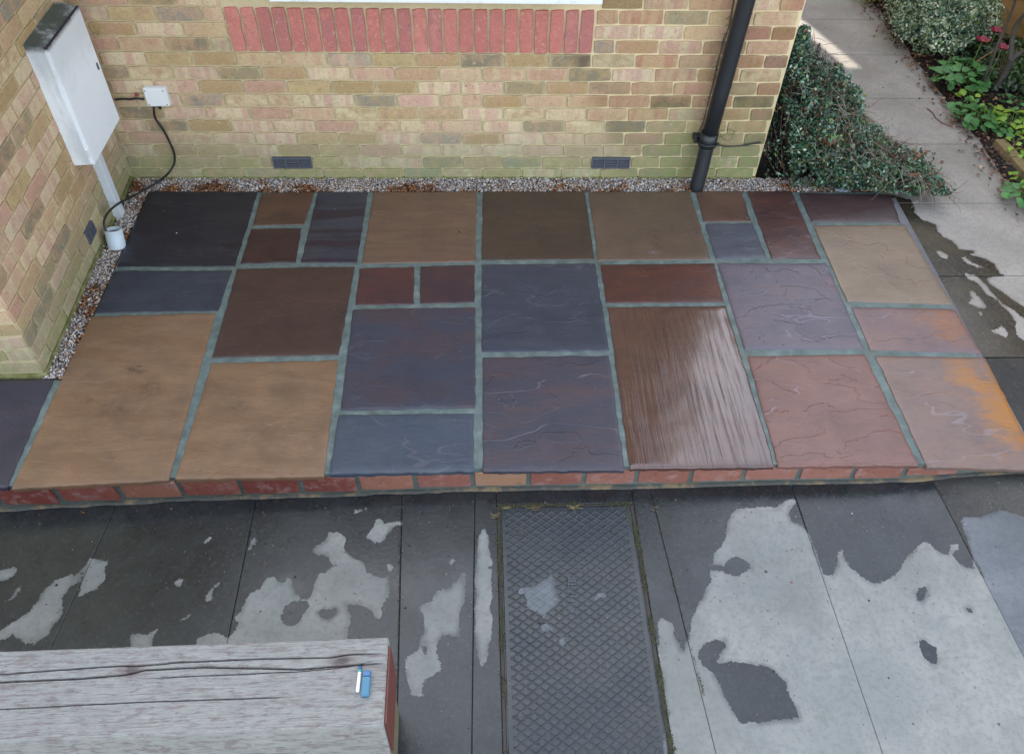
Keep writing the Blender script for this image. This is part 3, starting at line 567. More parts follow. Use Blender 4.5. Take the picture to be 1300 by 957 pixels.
# rough mortar flaunching along the riser foot
V = []; Fc = []
for k in range(121):
    X = -2.9+k*(2.38+2.9)/120; zg = float(ground_z(X)); w = .008+.008*MN.noise(Vector((X*6, 0, 0)))+.006*MN.noise(Vector((X*20, 3, 0)))
    V += [(X, fy(X)+.03, zg+.006), (X, fy(X)-.002, zg+.004+.003*MN.noise(Vector((X*14, 5, 0)))), (X, fy(X)-.004-w, zg+.0005), (X, fy(X)-.02-w, zg-.012)]
for k in range(120):
    for j in range(3): a = k*4+j; Fc.append((a, a+4, a+5, a+1)[::-1])
N = NT('dirty_flaunching'); n = N.noise(N.pos(), 12, 6, .65); M['flaunch'] = N.out(N.ramp(n, [(.3, srgb(60, 64, 62)), (.50, srgb(74, 74, 66)), (.62, srgb(126, 108, 78)), (.8, srgb(88, 86, 74))]), .6, N.bump(n, .6, .004))
link('flaunching', me_from(V, Fc, True), patio, M['flaunch'])

# ------------------------------------------------------------------ the house: front wall of yellow stocks
YW, PZ, PX = .17, .0781, .2285
house = tag(empty('house', (0, .17, 0)), 'yellow brick house behind the patio with red bricks under the white sill', 'house')
hp = lambda o: o                                              # children keep house-local coordinates
wall = empty('front_wall', (0, 0, 0)); wall.parent = house
bm = bmesh.new(); box(bm, (-2.0, .0085, -.12), (1.652, .16, 1.24)); link_ = bm_obj('mortar', bm, M['mortar'], wall)
pool = [brick_mesh(.2185, .068) for _ in range(10)]
for me in pool: me.materials.append(M['brick'])
z_top = .7644
air = [(float(on_y(345, 203, YW)[0]), float(on_y(396, 203, YW)[0])), (float(on_y(750, 210, YW)[0]), float(on_y(800, 210, YW)[0]))]
zr = lambda k: z_top-PZ*(k+.5)                                  # centre of course k below the red band (k = -6 .. 10)
for k in range(-6, 11):
    z = zr(k); off = .150 if k % 2 == 0 else .036
    x_lo, x_hi = -1.968, 1.648
    skip = []
    if k in (-1, -2, -3): segs = [(-1.968, -1.232), (.607, 1.648)]
    elif k < -3: segs = [(-1.968, -1.232), (.625, 1.648)]
    else: segs = [(x_lo, x_hi)]
    if k == 8:
        segs = [(x_lo, air[0][0]), (air[0][1], air[1][0]), (air[1][1], x_hi)]
    for s0, s1 in segs:
        bricks_row('brick', wall, pool, M['brick'], s0, s1, z, PX, off, 0, 0, lambda s, zz, pr: (s, pr-.001, zz))
sp = [brick_mesh(.0655, .226) for _ in range(8)]
for me in sp: me.materials.append(M['redbrick'])
xs0, xs1 = -1.232, .604; nS = 24
for i in range(nS):
    x = xs0+(i+.5)*(xs1-xs0)/nS
    o = link('soldier_brick', random.choice(sp), wall, None, (x, random.gauss(-.0035, .001), z_top+.117)); o.rotation_euler = (0, random.gauss(0, .004), random.gauss(0, .004))
# air bricks
def air_brick(parent, x0, x1, z, rz=0, w=None):
    f = bmesh.new(); W_ = x1-x0; h = .07; hw = W_/2
    for lo, hi in [((-hw, -.006, -h/2), (-hw+.006, .02, h/2)), ((hw-.006, -.006, -h/2), (hw, .02, h/2)), ((-hw+.006, -.006, h/2-.006), (hw-.006, .02, h/2)), ((-hw+.006, -.006, -h/2), (hw-.006, .02, -h/2+.006)),
                   ((-hw/3-.003, -.007, -h/2+.006), (-hw/3+.003, .019, h/2-.006)), ((hw/3-.003, -.007, -h/2+.006), (hw/3+.003, .019, h/2-.006))]: box(f, lo, hi)
    o = bm_obj('air_brick', f, M['vent'], parent); g = bmesh.new()
    box(g, (-hw+.004, .012, -h/2+.004), (hw-.004, .021, h/2-.004))
    for k in range(5): z_ = -h/2+.012+k*.0115; box(g, (-hw+.005, -.002, z_-.0028), (hw-.005, .012, z_+.0028))
    bm_obj('louvre', g, M['vent'], o); return o
M['vent'] = simple('vent_plastic', srgb(96, 100, 110), .6, .5, 40, .2)
for a, b in air:
    o = air_brick(wall, a+.004, b-.004, 0); o.location = ((a+b)/2, -.002, zr(8))
# window: sill, frame and panes above the red band
win = empty('window', (0, 0, 0)); win.parent = house
bm = bmesh.new(); box(bm, (-.985, -.062, 1.052), (.622, .10, 1.098), .004); box(bm, (-.985, -.05, 1.098), (.622, .10, 1.112), .003)
N = NT('old_white_paint'); n = N.noise(N.pos(), 9, 6, .7); M['sill'] = N.out(N.mix(N.math('MULTIPLY', N.sm(n, .55, .7), .5), srgb(226, 228, 226), srgb(170, 164, 150)), .45, N.bump(n, .3, .002))
bm_obj('sill', bm, M['sill'], win)
bm = bmesh.new()
for x in (-.97, -.44, .09, .60): box(bm, (x-.03, .04, 1.112), (x+.03, .10, 2.28), .003)
for z in (1.112, 2.22): box(bm, (-.94, .044, z), (.57, .098, z+.06), .003)
bm_obj('frame', bm, M['white'], win)
for a, b in ((-.94, -.47), (-.41, .06), (.12, .57)):
    bm = bmesh.new(); box(bm, (a, .066, 1.172), (b, .074, 2.22)); bm_obj('pane', bm, M['glass'], win)
# the rest of the house body, seen only mirrored in the wet stone
bm = bmesh.new()
box(bm, (-1.99, .006, 1.243), (-1.0, .15, 3.3)); box(bm, (.63, .006, 1.243), (1.651, .15, 3.3)); box(bm, (-1.0, .006, 2.30), (.63, .15, 3.3))
box(bm, (-6, .16, -.12), (1.648, .21, 3.3)); box(bm, (-6, .21, -.12), (1.649, 5.12, 3.3))
bm_obj('upper_wall', bm, M['wallfar'], house)
rf = me_from([(-6.2, -.35, 3.22), (1.67, -.35, 3.22), (1.67, 2.7, 5.4), (-6.2, 2.7, 5.4), (-6.2, 5.13, 3.22), (1.67, 5.13, 3.22),
              (-6.2, -.35, 3.30), (1.67, -.35, 3.30), (1.67, 2.7, 5.48), (-6.2, 2.7, 5.48), (-6.2, 5.13, 3.30), (1.67, 5.13, 3.30)],
             [(0, 1, 2, 3), (3, 2, 5, 4), (7, 6, 9, 8), (8, 9, 10, 11), (0, 6, 7, 1), (4, 5, 11, 10), (1, 7, 8, 2), (2, 8, 11, 5), (0, 3, 9, 6), (3, 4, 10, 9)])
link('roof', rf, house, M['roof'])
bm = bmesh.new(); v = [bm.verts.new(c) for c in ((1.645, .1, 3.3), (1.645, 5.10, 3.3), (1.645, 2.8, 5.38), (1.60, .1, 3.3), (1.60, 5.10, 3.3), (1.60, 2.8, 5.38))]
for f in ((0, 1, 2), (5, 4, 3), (0, 3, 4, 1), (1, 4, 5, 2), (2, 5, 3, 0)): bm.faces.new([v[i] for i in f])
bm_obj('gable', bm, M['wallfar'], house)
bm = bmesh.new(); box(bm, (1.66, 4.5, 2.45), (2.02, 5.12, 6.2)); bm_obj('sliver_blocker', bm, M['wallfar'], house)  # unseen mass added on the gable to cut off the sunlit sliver
# added unseen block keeping the sun off all but one sliver of the path
nb = tag(empty('sun_blocker', (0, 7, 0)), 'plain unseen block added behind the house to shape the sunlight', 'blocker')
bm = bmesh.new(); box(bm, (1.282, .0, -.19), (12, 1.2, 7.0)); bm_obj('wall', bm, M['wallfar'], nb)
bm = bmesh.new(); box(bm, (1.292, -.1, 7.0), (12.1, 1.3, 7.15)); bm_obj('roof', bm, M['roof'], nb)

# ------------------------------------------------------------------ projecting side wall on the left
A0 = np.array([-1.930, -1.335]); A1 = np.array([-1.972, .165]); ang = math.atan2(A1[1]-A0[1], A1[0]-A0[0]); LW = float(np.linalg.norm(A1-A0))
side = tag(empty('side_wall', (A0[0], A0[1], 0), ang), 'yellow brick side wall on the left that carries the white meter cupboard', 'wall')
bm = bmesh.new(); box(bm, (.006, .0085, -.12), (LW, 1.9, 3.3)); bm_obj('mortar', bm, M['mortar'], side)
z0s = .0245
for k in range(0, 19):
    z = z0s+PZ*(k+.5)-.01; off = .0 if k % 2 else -.114
    segs = [(.003, LW)]
    if k == 1: segs = [(.003, .80), (1.02, LW)]
    for s0, s1 in segs:
        if k in (15, 16, 17) and s0 < .2:
            bricks_row('brick', side, pool, M['brick'], .70, s1, z, PX, off, 0, 0, lambda s, zz, pr: (s, pr-.001, zz))
        else: bricks_row('brick', side, pool, M['brick'], s0, s1, z, PX, off, 0, 0, lambda s, zz, pr: (s, pr-.001, zz))
    if k < 8:   # return face looking at the camera
        bricks_row('brick', side, pool, M['brick'], -.72, -.006, z, PX, -.114 if k % 2 else -.228, 0, -math.pi/2, lambda s, zz, pr: (pr+.001, -s, zz))
for i in range(8):
    o = link('soldier_brick', random.choice(sp), side, None, (.66-i*.0765, -.0035, z0s+PZ*16.5-.01)); o.rotation_euler = (0, random.gauss(0, .004), 0)
o = air_brick(side, 0, .105, 0); o.location = (.845, -.002, z0s+PZ*1.5-.01)
# mossy footing below the bricks
bm = bmesh.new(); box(bm, (-.006, -.006, -.13), (LW, .5, .012), .004); box(bm, (-.004, .504, -.13), (.2, 1.9, .011), .004)
N = NT('mossy_footing'); n = N.noise(N.pos(), 20, 6, .7); M['moss_foot'] = N.out(N.ramp(n, [(.3, srgb(74, 74, 46)), (.5, srgb(110, 112, 62)), (.7, srgb(150, 146, 110))]), .95, N.bump(n, .9, .006))
bm_obj('footing', bm, M['moss_foot'], side)
bm = bmesh.new(); box(bm, (-2.0, -.008, -.12), (1.655, .05, .003), .003); bm_obj('footing', bm, M['moss_foot'], house)

exec_objects = True
# ================================================================== SHINGLE
def stones(name, regions, n, parent=None):
    """many small rounded pebbles; regions (x0, x1, y0, y1, share, dirty side)"""
    Vs = []; Cs = []; tot = sum((r[1]-r[0])*(r[3]-r[2]) for r in regions)
    pal = np.array([srgb(214, 210, 204)[:3], srgb(186, 182, 180)[:3], srgb(150, 146, 146)[:3], srgb(196, 176, 150)[:3], srgb(120, 116, 118)[:3], srgb(172, 128, 84)[:3], srgb(228, 226, 222)[:3], srgb(92, 88, 90)[:3]])
    br = np.array([srgb(158, 96, 44)[:3], srgb(122, 74, 40)[:3], srgb(78, 52, 36)[:3], srgb(176, 122, 70)[:3], srgb(150, 140, 128)[:3], srgb(52, 40, 32)[:3]])
    oct_ = np.array([(1, 0, 0), (0, 1, 0), (-1, 0, 0), (0, -1, 0), (0, 0, 1), (0, 0, -1)], float)
    of = np.array([(0, 1, 4), (1, 2, 4), (2, 3, 4), (3, 0, 4), (1, 0, 5), (2, 1, 5), (3, 2, 5), (0, 3, 5)])
    for (x0, x1, y0, y1, side) in regions:
        m = int(n*(x1-x0)*(y1-y0)/tot); P = np.stack([rng.uniform(x0, x1, m), rng.uniform(y0, y1, m), rng.uniform(-.016, -.002, m)], 1)
        sz = rng.uniform(.0034, .0062, m)
        P[:, 2] += .003
        for i in range(m):
            p = P[i]; t = (p[1]-y0)/(y1-y0) if side == 'y' else 1-(p[0]-x0)/(x1-x0)
            cl = MN.noise(Vector((p[0]*7, p[1]*7, 1)))+.35*MN.noise(Vector((p[0]*26, p[1]*26, 4)))
            brown = cl+.55*(.5-t) > .27+rng.uniform(-.25, .3)
            c = (br if brown else pal)[rng.integers(0, 6 if brown else 8)]; Cs.append(c*rng.uniform(.85, 1.2))
        A = rng.uniform(0, 6.28, m); s = sz[:, None]*rng.uniform(.7, 1.35, (m, 3)); s[:, 2] *= .75
        o3 = oct_[None]*s[:, None, :]*rng.uniform(.8, 1.15, (m, 6, 1)); ca, sa = np.cos(A)[:, None], np.sin(A)[:, None]
        X = o3[..., 0]*ca-o3[..., 1]*sa; Y = o3[..., 0]*sa+o3[..., 1]*ca
        Vs.append(np.stack([X, Y, o3[..., 2]], -1)+P[:, None, :])
    V = np.concatenate(Vs).reshape(-1, 3); m = len(V)//6
    Fc = (of[None]+6*np.arange(m)[:, None, None]).reshape(-1, 3); C = np.repeat(np.array(Cs), 8, 0)
    return link(name, fast_mesh(V, Fc, 3, C, True), parent, M['stones'])
reg = [(-1.955, 2.3, .036, .166, 'y'), (-1.945, -1.846, -1.345, .036, 'x')]
o = stones('shingle', reg, 26000); tag(o, 'pale mixed shingle filling the gap between the walls and the patio', 'gravel', kind='stuff')
bm = bmesh.new(); box(bm, (-1.99, .03, -.12), (2.2, .18, -.016)); box(bm, (-1.99, -1.355, -.12), (-1.84, .03, -.0165))
sb = bm_obj('gravel_bed', bm, simple('gravel_bed', srgb(96, 84, 72), .9, .8, 80, 1)); tag(sb, kind='structure')

# ================================================================== DOWNPIPE
r = .043
pb = on_z(887, 236, 0); xt = float(on_y(948, 0, .10)[0]); xm = float(on_y(899, 178, .10)[0])
dp = tag(empty('downpipe', (xm, .10, 0)), 'black plastic downpipe on the front wall, its foot in the shingle', 'downpipe')
ztop = 3.3; slope = (xt-xm)/(1.083-.29)
tube_obj('pipe', [(slope*(z-.29), 0, z) for z in (.29, .6, 1.083, 2., ztop)], r, M['black'], dp, 20)
tube_obj('shoe', [(0, 0, .30), (0, -.002, .24), (-.008, -.022, .13), (-.016, -.036, .02), (-.018, -.04, -.02)], [r*.94]*5, M['black'], dp, 20)
tube_obj('socket', [(0, 0, .262), (0, 0, .264), (0, 0, .345), (0, 0, .347)], [r, r*1.17, r*1.17, r], M['black'], dp, 20)
bm = bmesh.new(); box(bm, (-.075, .028, .275), (.062, .066, .305), .004); box(bm, (-.078, .0, .278), (-.062, .05, .302), .003); bm_obj('bracket', bm, M['black'], dp)
tube_obj('clip', [(-.06, -.0, .29), (-.05, -.03, .29), (-.02, -.054, .291), (.03, -.05, .291), (.055, -.02, .29)], .006, M['cable'], dp, 6)
# the cable tied from the pipe to the corner of the wall
pc = [on_y(908, 184, .15), on_y(925, 186, .155), on_y(945, 184.5, .155), on_y(966, 181, .15)]
o = tube_obj('cable_run', smooth_path([tuple(p) for p in pc]), .0045, M['cable'], None, 8); tag(o, 'black cable running from the downpipe to the corner of the house', 'cable')
# dry climber stem hanging along the pipe
V = []; Fc = []
for s in range(3):
    px = [(938, 0), (932, 30), (925, 50), (918, 78), (912, 105), (905, 130), (899, 155), (894, 168)]
    pts = [tuple(on_y(x-6+random.uniform(-1.5, 1.5), y, .09)+np.array([0, random.uniform(-.006, .006), 0])) for x, y in px]
    v, f = tube(smooth_path(pts, 5), [.0034]*36, 4); Fc += [tuple(i+len(V) for i in q) for q in f]; V += v
for s in range(26):
    t = random.uniform(0, 160); x = 938-t*.27-6; p = on_y(x, t, .085); d = Vector((random.uniform(-1, 1), random.uniform(-.3, .3), random.uniform(-1, .6)))*.02
    v, f = tube([Vector(p), Vector(p)+d*.5+Vector((.003, 0, 0)), Vector(p)+d], .0022, 3); Fc += [tuple(i+len(V) for i in q) for q in f]; V += v
for s in range(3):
    pts = [tuple(on_y(905+random.uniform(-3, 3), 160+i, .10)) for i in (0,)]+[tuple(on_y(905+k*7+random.uniform(-2, 2), 166+random.uniform(-2, 12), .12)) for k in range(1, 5)]
    v, f = tube(smooth_path(pts, 4), .0013, 3); Fc += [tuple(i+len(V) for i in q) for q in f]; V += v
o = link('climber_stem', me_from(V, Fc), None, simple('dry_stem', srgb(66, 54, 42), .9)); tag(o, 'thin dry climber stems clinging to the left side of the downpipe', 'stem')

# ================================================================== METER CUPBOARD, TRUNKING, CABLES
XF = -1.86; y0, y1, zb, zt = -.372, .052, .448, 1.06; xb = -1.962
mc = tag(empty('meter_cupboard', ((XF+xb)/2, (y0+y1)/2, zb)), 'white meter cupboard with a dirty black top on the left wall', 'meter cupboard')
cx, cy = (XF+xb)/2, (y0+y1)/2; hx, hy, H = (XF-xb)/2, (y1-y0)/2, zt-zb
def m_box():
    N = NT('cupboard_paint'); co = N.coord(); x, y, z = N.sep(co); n = N.noise(co, 9, 6, .7); f = N.noise(N.mapv(co, (1, 6, 1)), 30, 5, .7)
    top = N.sm(N.math('ADD', z, N.math('MULTIPLY', f, .035)), H-.018, H+.012)
    edge = N.math('MULTIPLY', N.sm(N.math('ADD', z, N.math('MULTIPLY', n, .25)), H-.14, H+.05), .30)
    c = N.mix(N.math('MULTIPLY', N.sm(n, .5, .75), .18), srgb(230, 236, 240), srgb(190, 196, 198))
    c = N.mix(edge, c, srgb(150, 156, 156)); c = N.mix(N.math('MULTIPLY', top, N.sm(N.noise(co, 8, 6, .75), .80, .50)), c, N.mix(f, srgb(40, 48, 46), srgb(84, 96, 92)))
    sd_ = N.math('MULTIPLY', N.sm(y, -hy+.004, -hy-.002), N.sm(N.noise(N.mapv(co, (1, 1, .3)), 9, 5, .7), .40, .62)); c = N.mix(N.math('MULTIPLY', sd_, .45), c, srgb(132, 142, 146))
    return N.out(c, .5, N.bump(f, .15, .001))
M['box'] = m_box()
bm = bmesh.new(); vs = [(-hx, -hy, 0), (hx-.012, -hy, .006), (hx-.012, hy, .006), (-hx, hy, 0), (-hx, -hy, H+.012), (hx-.012, -hy, H-.006), (hx-.012, hy, H-.006), (-hx, hy, H+.012)]
v = [bm.verts.new(c) for c in vs]
for f in ((3, 2, 1, 0), (4, 5, 6, 7), (0, 1, 5, 4), (1, 2, 6, 5), (2, 3, 7, 6), (3, 0, 4, 7)): bm.faces.new([v[i] for i in f])
bmesh.ops.bevel(bm, geom=bm.edges[:], offset=.004, segments=2, affect='EDGES'); bm_obj('body', bm, M['box'], mc)
bm = bmesh.new(); box(bm, (hx-.014, -hy+.004, .004), (hx, hy-.004, H-.010), .004); bm_obj('door', bm, M['box'], mc)
bm = bmesh.new(); box(bm, (hx-.0135, -hy+.001, H-.0125), (hx-.001, hy-.001, H-.0085)); bm_obj('seal', bm, simple('purple_black_seal', srgb(44, 36, 60), .6), mc)
bm = bmesh.new(); box(bm, (hx-.003, hy-.045, .30), (hx+.004, hy-.030, .335), .002); bm_obj('latch', bm, M['vent'], mc)
for zz in (H-.12, .07):
    bm = bmesh.new(); box(bm, (hx-.016, -hy-.004, zz-.018), (hx-.002, -hy+.006, zz+.018), .002); bm_obj('hinge', bm, M['white'], mc)
tr = tag(empty('trunking', (-1.945, -.175, 0)), 'white plastic trunking running down from the meter cupboard into the shingle', 'trunking')
bm = bmesh.new(); box(bm, (-.022, -.026, -.03), (.026, .026, zb+.004), .004); bm_obj('cover', bm, M['box2'] if 'box2' in M else simple('trunking_plastic', srgb(212, 220, 226), .45, .25, 20, .1), tr)
# junction box on the front wall
ja, jb = on_y(180, 113, .13), on_y(216, 136, .13)
jc = (ja+jb)/2; jw, jh = abs(jb[0]-ja[0])/2, abs(ja[2]-jb[2])/2
jx = tag(empty('junction_box', (jc[0], .165, jc[2])), 'small white junction box on the front wall beside the meter cupboard', 'junction box')
bm = bmesh.new(); box(bm, (-jw, -.030, -jh), (jw, .004, jh), .007, 3); bm_obj('body', bm, M['white'], jx)
bm = bmesh.new(); box(bm, (-jw+.003, -.036, -jh+.003), (jw-.003, -.0305, jh-.003), .003, 2); bm_obj('lid', bm, M['white'], jx)
for sx in (-1, 1):
    for sz in (-1, 1):
        V, Fc = tube([(sx*(jw-.012), -.035, sz*(jh-.012)), (sx*(jw-.012), -.0378, sz*(jh-.012))], .0035, 8); link('screw', me_from(V, Fc), jx, M['vent'])
o = tube_obj('gland', [(jc[0]-.0, .14, jc[2]-jh-.016), (jc[0], .14, jc[2]-jh+.004)], .009, M['cable'], None, 10); o.parent = jx; o.location = (-jc[0], -.165, -jc[2])
# earth clamp and short cable between cupboard and junction box
pa = [on_y(x, y, .15) for x, y in ((146, 127), (156, 126), (166, 126.5), (173, 125.5), (183, 126.5))]
o = tube_obj('cable', smooth_path([tuple(q) for q in pa]), .0055, M['cable'], None, 8); tag(o, 'short black cable between the meter cupboard and the junction box', 'cable')
p0 = on_y(172, 119, .148)
o = tube_obj('earth_tag', [tuple(p0), tuple(p0+np.array([.006, -.004, -.006])), tuple(p0+np.array([.016, -.003, -.010]))], [.006, .009, .004], simple('red_plastic', srgb(140, 52, 52), .5), None, 8); tag(o, 'small dull red cable tag at the left end of the junction box', 'tag')
# black cable from the junction box down the wall, over the shingle and into the white pipe stub
pk = [(195, 137, .14), (197, 150, .145), (207, 165, .15), (215, 180, .152), (221, 195, .15), (221, 208, .145), (213, 221, .12)]
pts = [tuple(on_y(x, y, Y)) for x, y, Y in pk]+[tuple(on_z(x, y, z)) for x, y, z in ((200, 231, .012), (184, 241, .012), (167, 250, .03), (150, 259, .09), (138, 269, .13), (132, 281, .13), (134, 292, .10), (139, 299, .06))]
o = tube_obj('cable', smooth_path(pts), .0058, M['cable'], None, 8); tag(o, 'black cable looping down the wall from the junction box into the white pipe stub', 'cable')
# pipe stub leaning at the wall foot
t0 = Vector(on_z(143.5, 291, .085)); b0 = Vector(on_z(149, 314, -.01))
ps = tag(empty('pipe_stub', tuple(b0)), 'short white plastic pipe stub leaning at the left wall foot, cable inside', 'pipe')
d = t0-b0; pm = simple('white_pipe', srgb(196, 210, 216), .45, .2, 25, .1); R_o = .044
bm_v = []; bm_f = []
n = 22; ax = d.normalized(); a = ax.cross(Vector((0, 1, 0))).normalized(); b = ax.cross(a)
rings = [(0, R_o), (1, R_o), (1, R_o-.005), (.15, R_o-.005)]
for t, rr in rings:
    for k in range(n): th = 2*math.pi*k/n; bm_v.append(d*t+(a*math.cos(th)+b*math.sin(th))*rr)
for i in range(3):
    for k in range(n): bm_f.append((i*n+k, i*n+(k+1) % n, (i+1)*n+(k+1) % n, (i+1)*n+k))
bm_f.append(tuple(3*n+k for k in range(n))); link('pipe', me_from(bm_v, bm_f, True), ps, pm)
V, Fc = tube([d*.80, d*.82], R_o-.0055, n); link('dark_inside', me_from(V, Fc), ps, M['cable'])  # black disc standing in for the shade inside the open pipe

# ================================================================== MANHOLE COVER
mh = tag(empty('manhole_cover', ((mx0+mx1)/2, -2.5, G0)), 'rectangular cast manhole cover with raised diamond tread set in the wet concrete', 'manhole cover')
def tread_h(X, Y, inner):
    return 0
x0, x1, ya, yb2 = mx0+.004, mx1-.004, -3.25, mxy; mcx = (mx0+mx1)/2; hw_ = (mx1-mx0)/2
nx, ny = 300, 640
u, v = np.meshgrid(np.linspace(0, 1, nx), np.linspace(0, 1, ny)); X = x0+(x1+.0-x0)*u; Y = ya+(yb2-ya)*v
# raised lattice of a diamond (expanded) tread
pw, ph = .046, .034
s1_ = np.abs(((X/pw+Y/ph) % 1)-.5)*2; s2_ = np.abs(((X/pw-Y/ph) % 1)-.5)*2
rid = np.clip((np.maximum(s1_, s2_)-.84)/.10, 0, 1); brd = np.minimum(np.minimum(X-x0, x1-X), np.minimum(Y-ya, yb2-Y)); rid = rid*(brd > .022)
rid *= .45+.55*np.clip(1-np.abs(((X/pw*.5+Y/ph*.5) % 1)-.5)*.9, 0, 1)
Z = G0+.0010+.0042*rid; Z[brd < .004] -= .004
V = np.stack([X, Y, Z], -1).reshape(-1, 3)-np.array([mcx, -2.5, G0]); idx = np.arange(nx*ny).reshape(ny, nx)
Fq = np.stack([idx[:-1, :-1], idx[:-1, 1:], idx[1:, 1:], idx[1:, :-1]], -1).reshape(-1, 4)
me = fast_mesh(V, Fq, 4, None, True); D = dryness(V[:, :2]+np.array([mcx, -2.5])); a_ = me.attributes.new('dry', 'FLOAT', 'POINT'); a_.data.foreach_set('value', D.astype(np.float32))
link('cover_plate', me, mh, M['steel'])
bm = bmesh.new()
for lo, hi in (((-hw_-.009, -1.2, -.05), (-hw_+.002, mxy+2.5+.004, -.0015)), ((hw_-.002, -1.2, -.05), (hw_+.010, mxy+2.5+.004, -.0015)), ((-hw_+.002, mxy+2.5+.001, -.05), (hw_-.002, mxy+2.5+.010, -.0015))): box(bm, lo, hi, .001)
bm_obj('frame', bm, simple('rusty_iron', srgb(60, 56, 50), .6, .5, 40, .5), mh)
for sx, sy in ((-.19, .43), (-.13, .06), (.19, .43)):
    V, Fc = tube([(sx, sy-.02, .0005), (sx, sy-.02, .0048)], .012, 12); link('lifting_plug', me_from(V, Fc, False), mh, simple('plug_iron', srgb(58, 58, 56), .5, .5, 60, .4))
bm = bmesh.new()
def mk(px0, py0, px1, py1, w=.0035):
    a_, b_ = on_z(px0, py0, G0)-np.array([mcx, -2.5, G0]), on_z(px1, py1, G0)-np.array([mcx, -2.5, G0]); v_, f_ = tube([Vector((a_[0], a_[1], .005)), Vector((b_[0], b_[1], .005))], w*.7, 6)
    vv = [bm.verts.new(q) for q in v_]
    for f in f_: bm.faces.new([vv[i] for i in f])
for q in ((722, 732, 721.5, 746), (724, 733, 724, 738), (722, 738.5, 731, 738.5), (722, 742, 731, 742), (723, 752, 731, 754), (724, 758, 729, 757), (723, 764, 730, 763), (722, 775, 729, 778), (724, 778, 729, 773)): mk(*q)
bm_obj('embossed_mark', bm, M['plugc'] if 'plugc' in M else simple('worn_mark', srgb(84, 92, 100), .4, .4, 40, .3), mh)
# moss and litter in the joints round the cover and along the slabs
def moss(name, segs, n, label, pal, size=.006, spread=.005, hgt=.004):
    V = []; Fc = []; C = []; L = [math.dist(a, b) for a, b in segs]; T = sum(L)
    for (a, b), l in zip(segs, L):
        for _ in range(int(n*l/T)):
            t = random.random(); x = a[0]+(b[0]-a[0])*t+random.gauss(0, spread); y = a[1]+(b[1]-a[1])*t+random.gauss(0, spread)
            if MN.noise(Vector((x*9, y*9, 3)))+random.uniform(-.25, .35) < -.02: continue
            z = float(ground_z(x))+.001; s = size*random.uniform(.5, 1.3); k = len(V); th = random.uniform(0, 6.28)
            for j in range(3): V.append((x+math.cos(th+j*2.09)*s*.6, y+math.sin(th+j*2.09)*s*.6, z))
            V.append((x+random.gauss(0, s*.3), y+random.gauss(0, s*.3), z+hgt*random.uniform(.5, 1.5)))
            c = random.choice(pal); 
            for f in ((0, 1, 3), (1, 2, 3), (2, 0, 3)): Fc.append([k+i for i in f]); C.append(c[:3])
    o = link(name, fast_mesh(np.array(V), np.array(Fc), 3, np.array(C)), None, M['leaves']); tag(o, label, 'moss', kind='stuff'); return o
gm = [srgb(60, 66, 28), srgb(46, 56, 24), srgb(78, 66, 36), srgb(44, 40, 26), srgb(70, 80, 34)]
moss('moss', [((mx0-.005, -3.2), (mx0-.005, mxy)), ((mx1+.008, -3.2), (mx1+.006, mxy-.1)), ((mx1+.008, -3.2), (mx1+.008, mxy-.45)), ((mx1-.02, mxy), (mx1+.008, mxy-.2)), ((mx0, mxy+.008), (mx1, mxy+.008))], 4600, 'thin moss growing in the joint round the manhole cover', gm)
moss('moss', [((s6[1], YF-.05), (s6[1]*.45+s6[0]*.55, -2.75)), ((s2[1], YF-.1), (s2[1]*.45+s2[0]*.55, -2.9)), ((s8[1], YF-.05), (s8[1]*.7+s8[0]*.3, -2.35))], 900, 'sparse moss in the straight joints of the wet concrete', gm[1:4], .004, .003, .003)
straw = [srgb(130, 116, 72), srgb(110, 94, 58), srgb(140, 128, 90)]
for i, (px, py, k, lab) in enumerate([(645, 645, 9, 'left-hand wisp of dry grass at the top edge of the manhole cover'), (677, 646, 13, 'larger wisp of dry grass in the middle of the cover top edge'), (731, 645, 11, 'right-hand wisp of dry grass at the cover top edge'), (630, 655, 8, 'wisp of dry grass at the left corner of the manhole cover'), (828, 648, 3, 'single straw beside the right-hand joint of the cover')]):
    p = on_ground(px, py); V = []; Fc = []
    for _ in range(k):
        a = random.uniform(-.6, .6)+random.choice((0, math.pi)); l = random.uniform(.01, .035); q = Vector((random.gauss(0, .012), random.gauss(0, .004), .004))
        v, f = tube([q, q+Vector((math.cos(a)*l*.5, math.sin(a)*l*.5, .006)), q+Vector((math.cos(a)*l, math.sin(a)*l, .003))], [.0012, .0012, .0004], 4); Fc += [tuple(i_+len(V) for i_ in q_) for q_ in f]; V += v
    o = link('dry_grass', me_from(V, Fc), None, simple('straw', random.choice(straw), .8), tuple(p)); tag(o, lab, 'grass', 'wisps of dry grass by the manhole cover')

# grit and crumbs scattered over the paving
def grit(name, label, n, pick):
    V = []; Fc = []; C = []; tet = [(0, 1, 2), (0, 3, 1), (1, 3, 2), (2, 3, 0)]
    gp_ = [srgb(120, 112, 100)[:3], srgb(150, 100, 60)[:3], srgb(60, 50, 42)[:3], srgb(170, 168, 160)[:3], srgb(40, 36, 32)[:3], srgb(96, 84, 60)[:3]]
    for _ in range(n):
        x, y, z = pick(); s_ = random.uniform(.0012, .0034)*(2.2 if random.random() < .04 else 1); k = len(V); a = random.uniform(0, 6.28)
        for j in range(3): V.append((x+s_*math.cos(a+2.09*j), y+s_*math.sin(a+2.09*j), z))
        V.append((x, y, z+s_)); c = random.choice(gp_)
        for f in tet: Fc.append([k+i for i in f]); C.append(c)
    o = link(name, fast_mesh(np.array(V), np.array(Fc), 3, np.array(C)), None, M['stones']); tag(o, label, 'grit', kind='stuff')
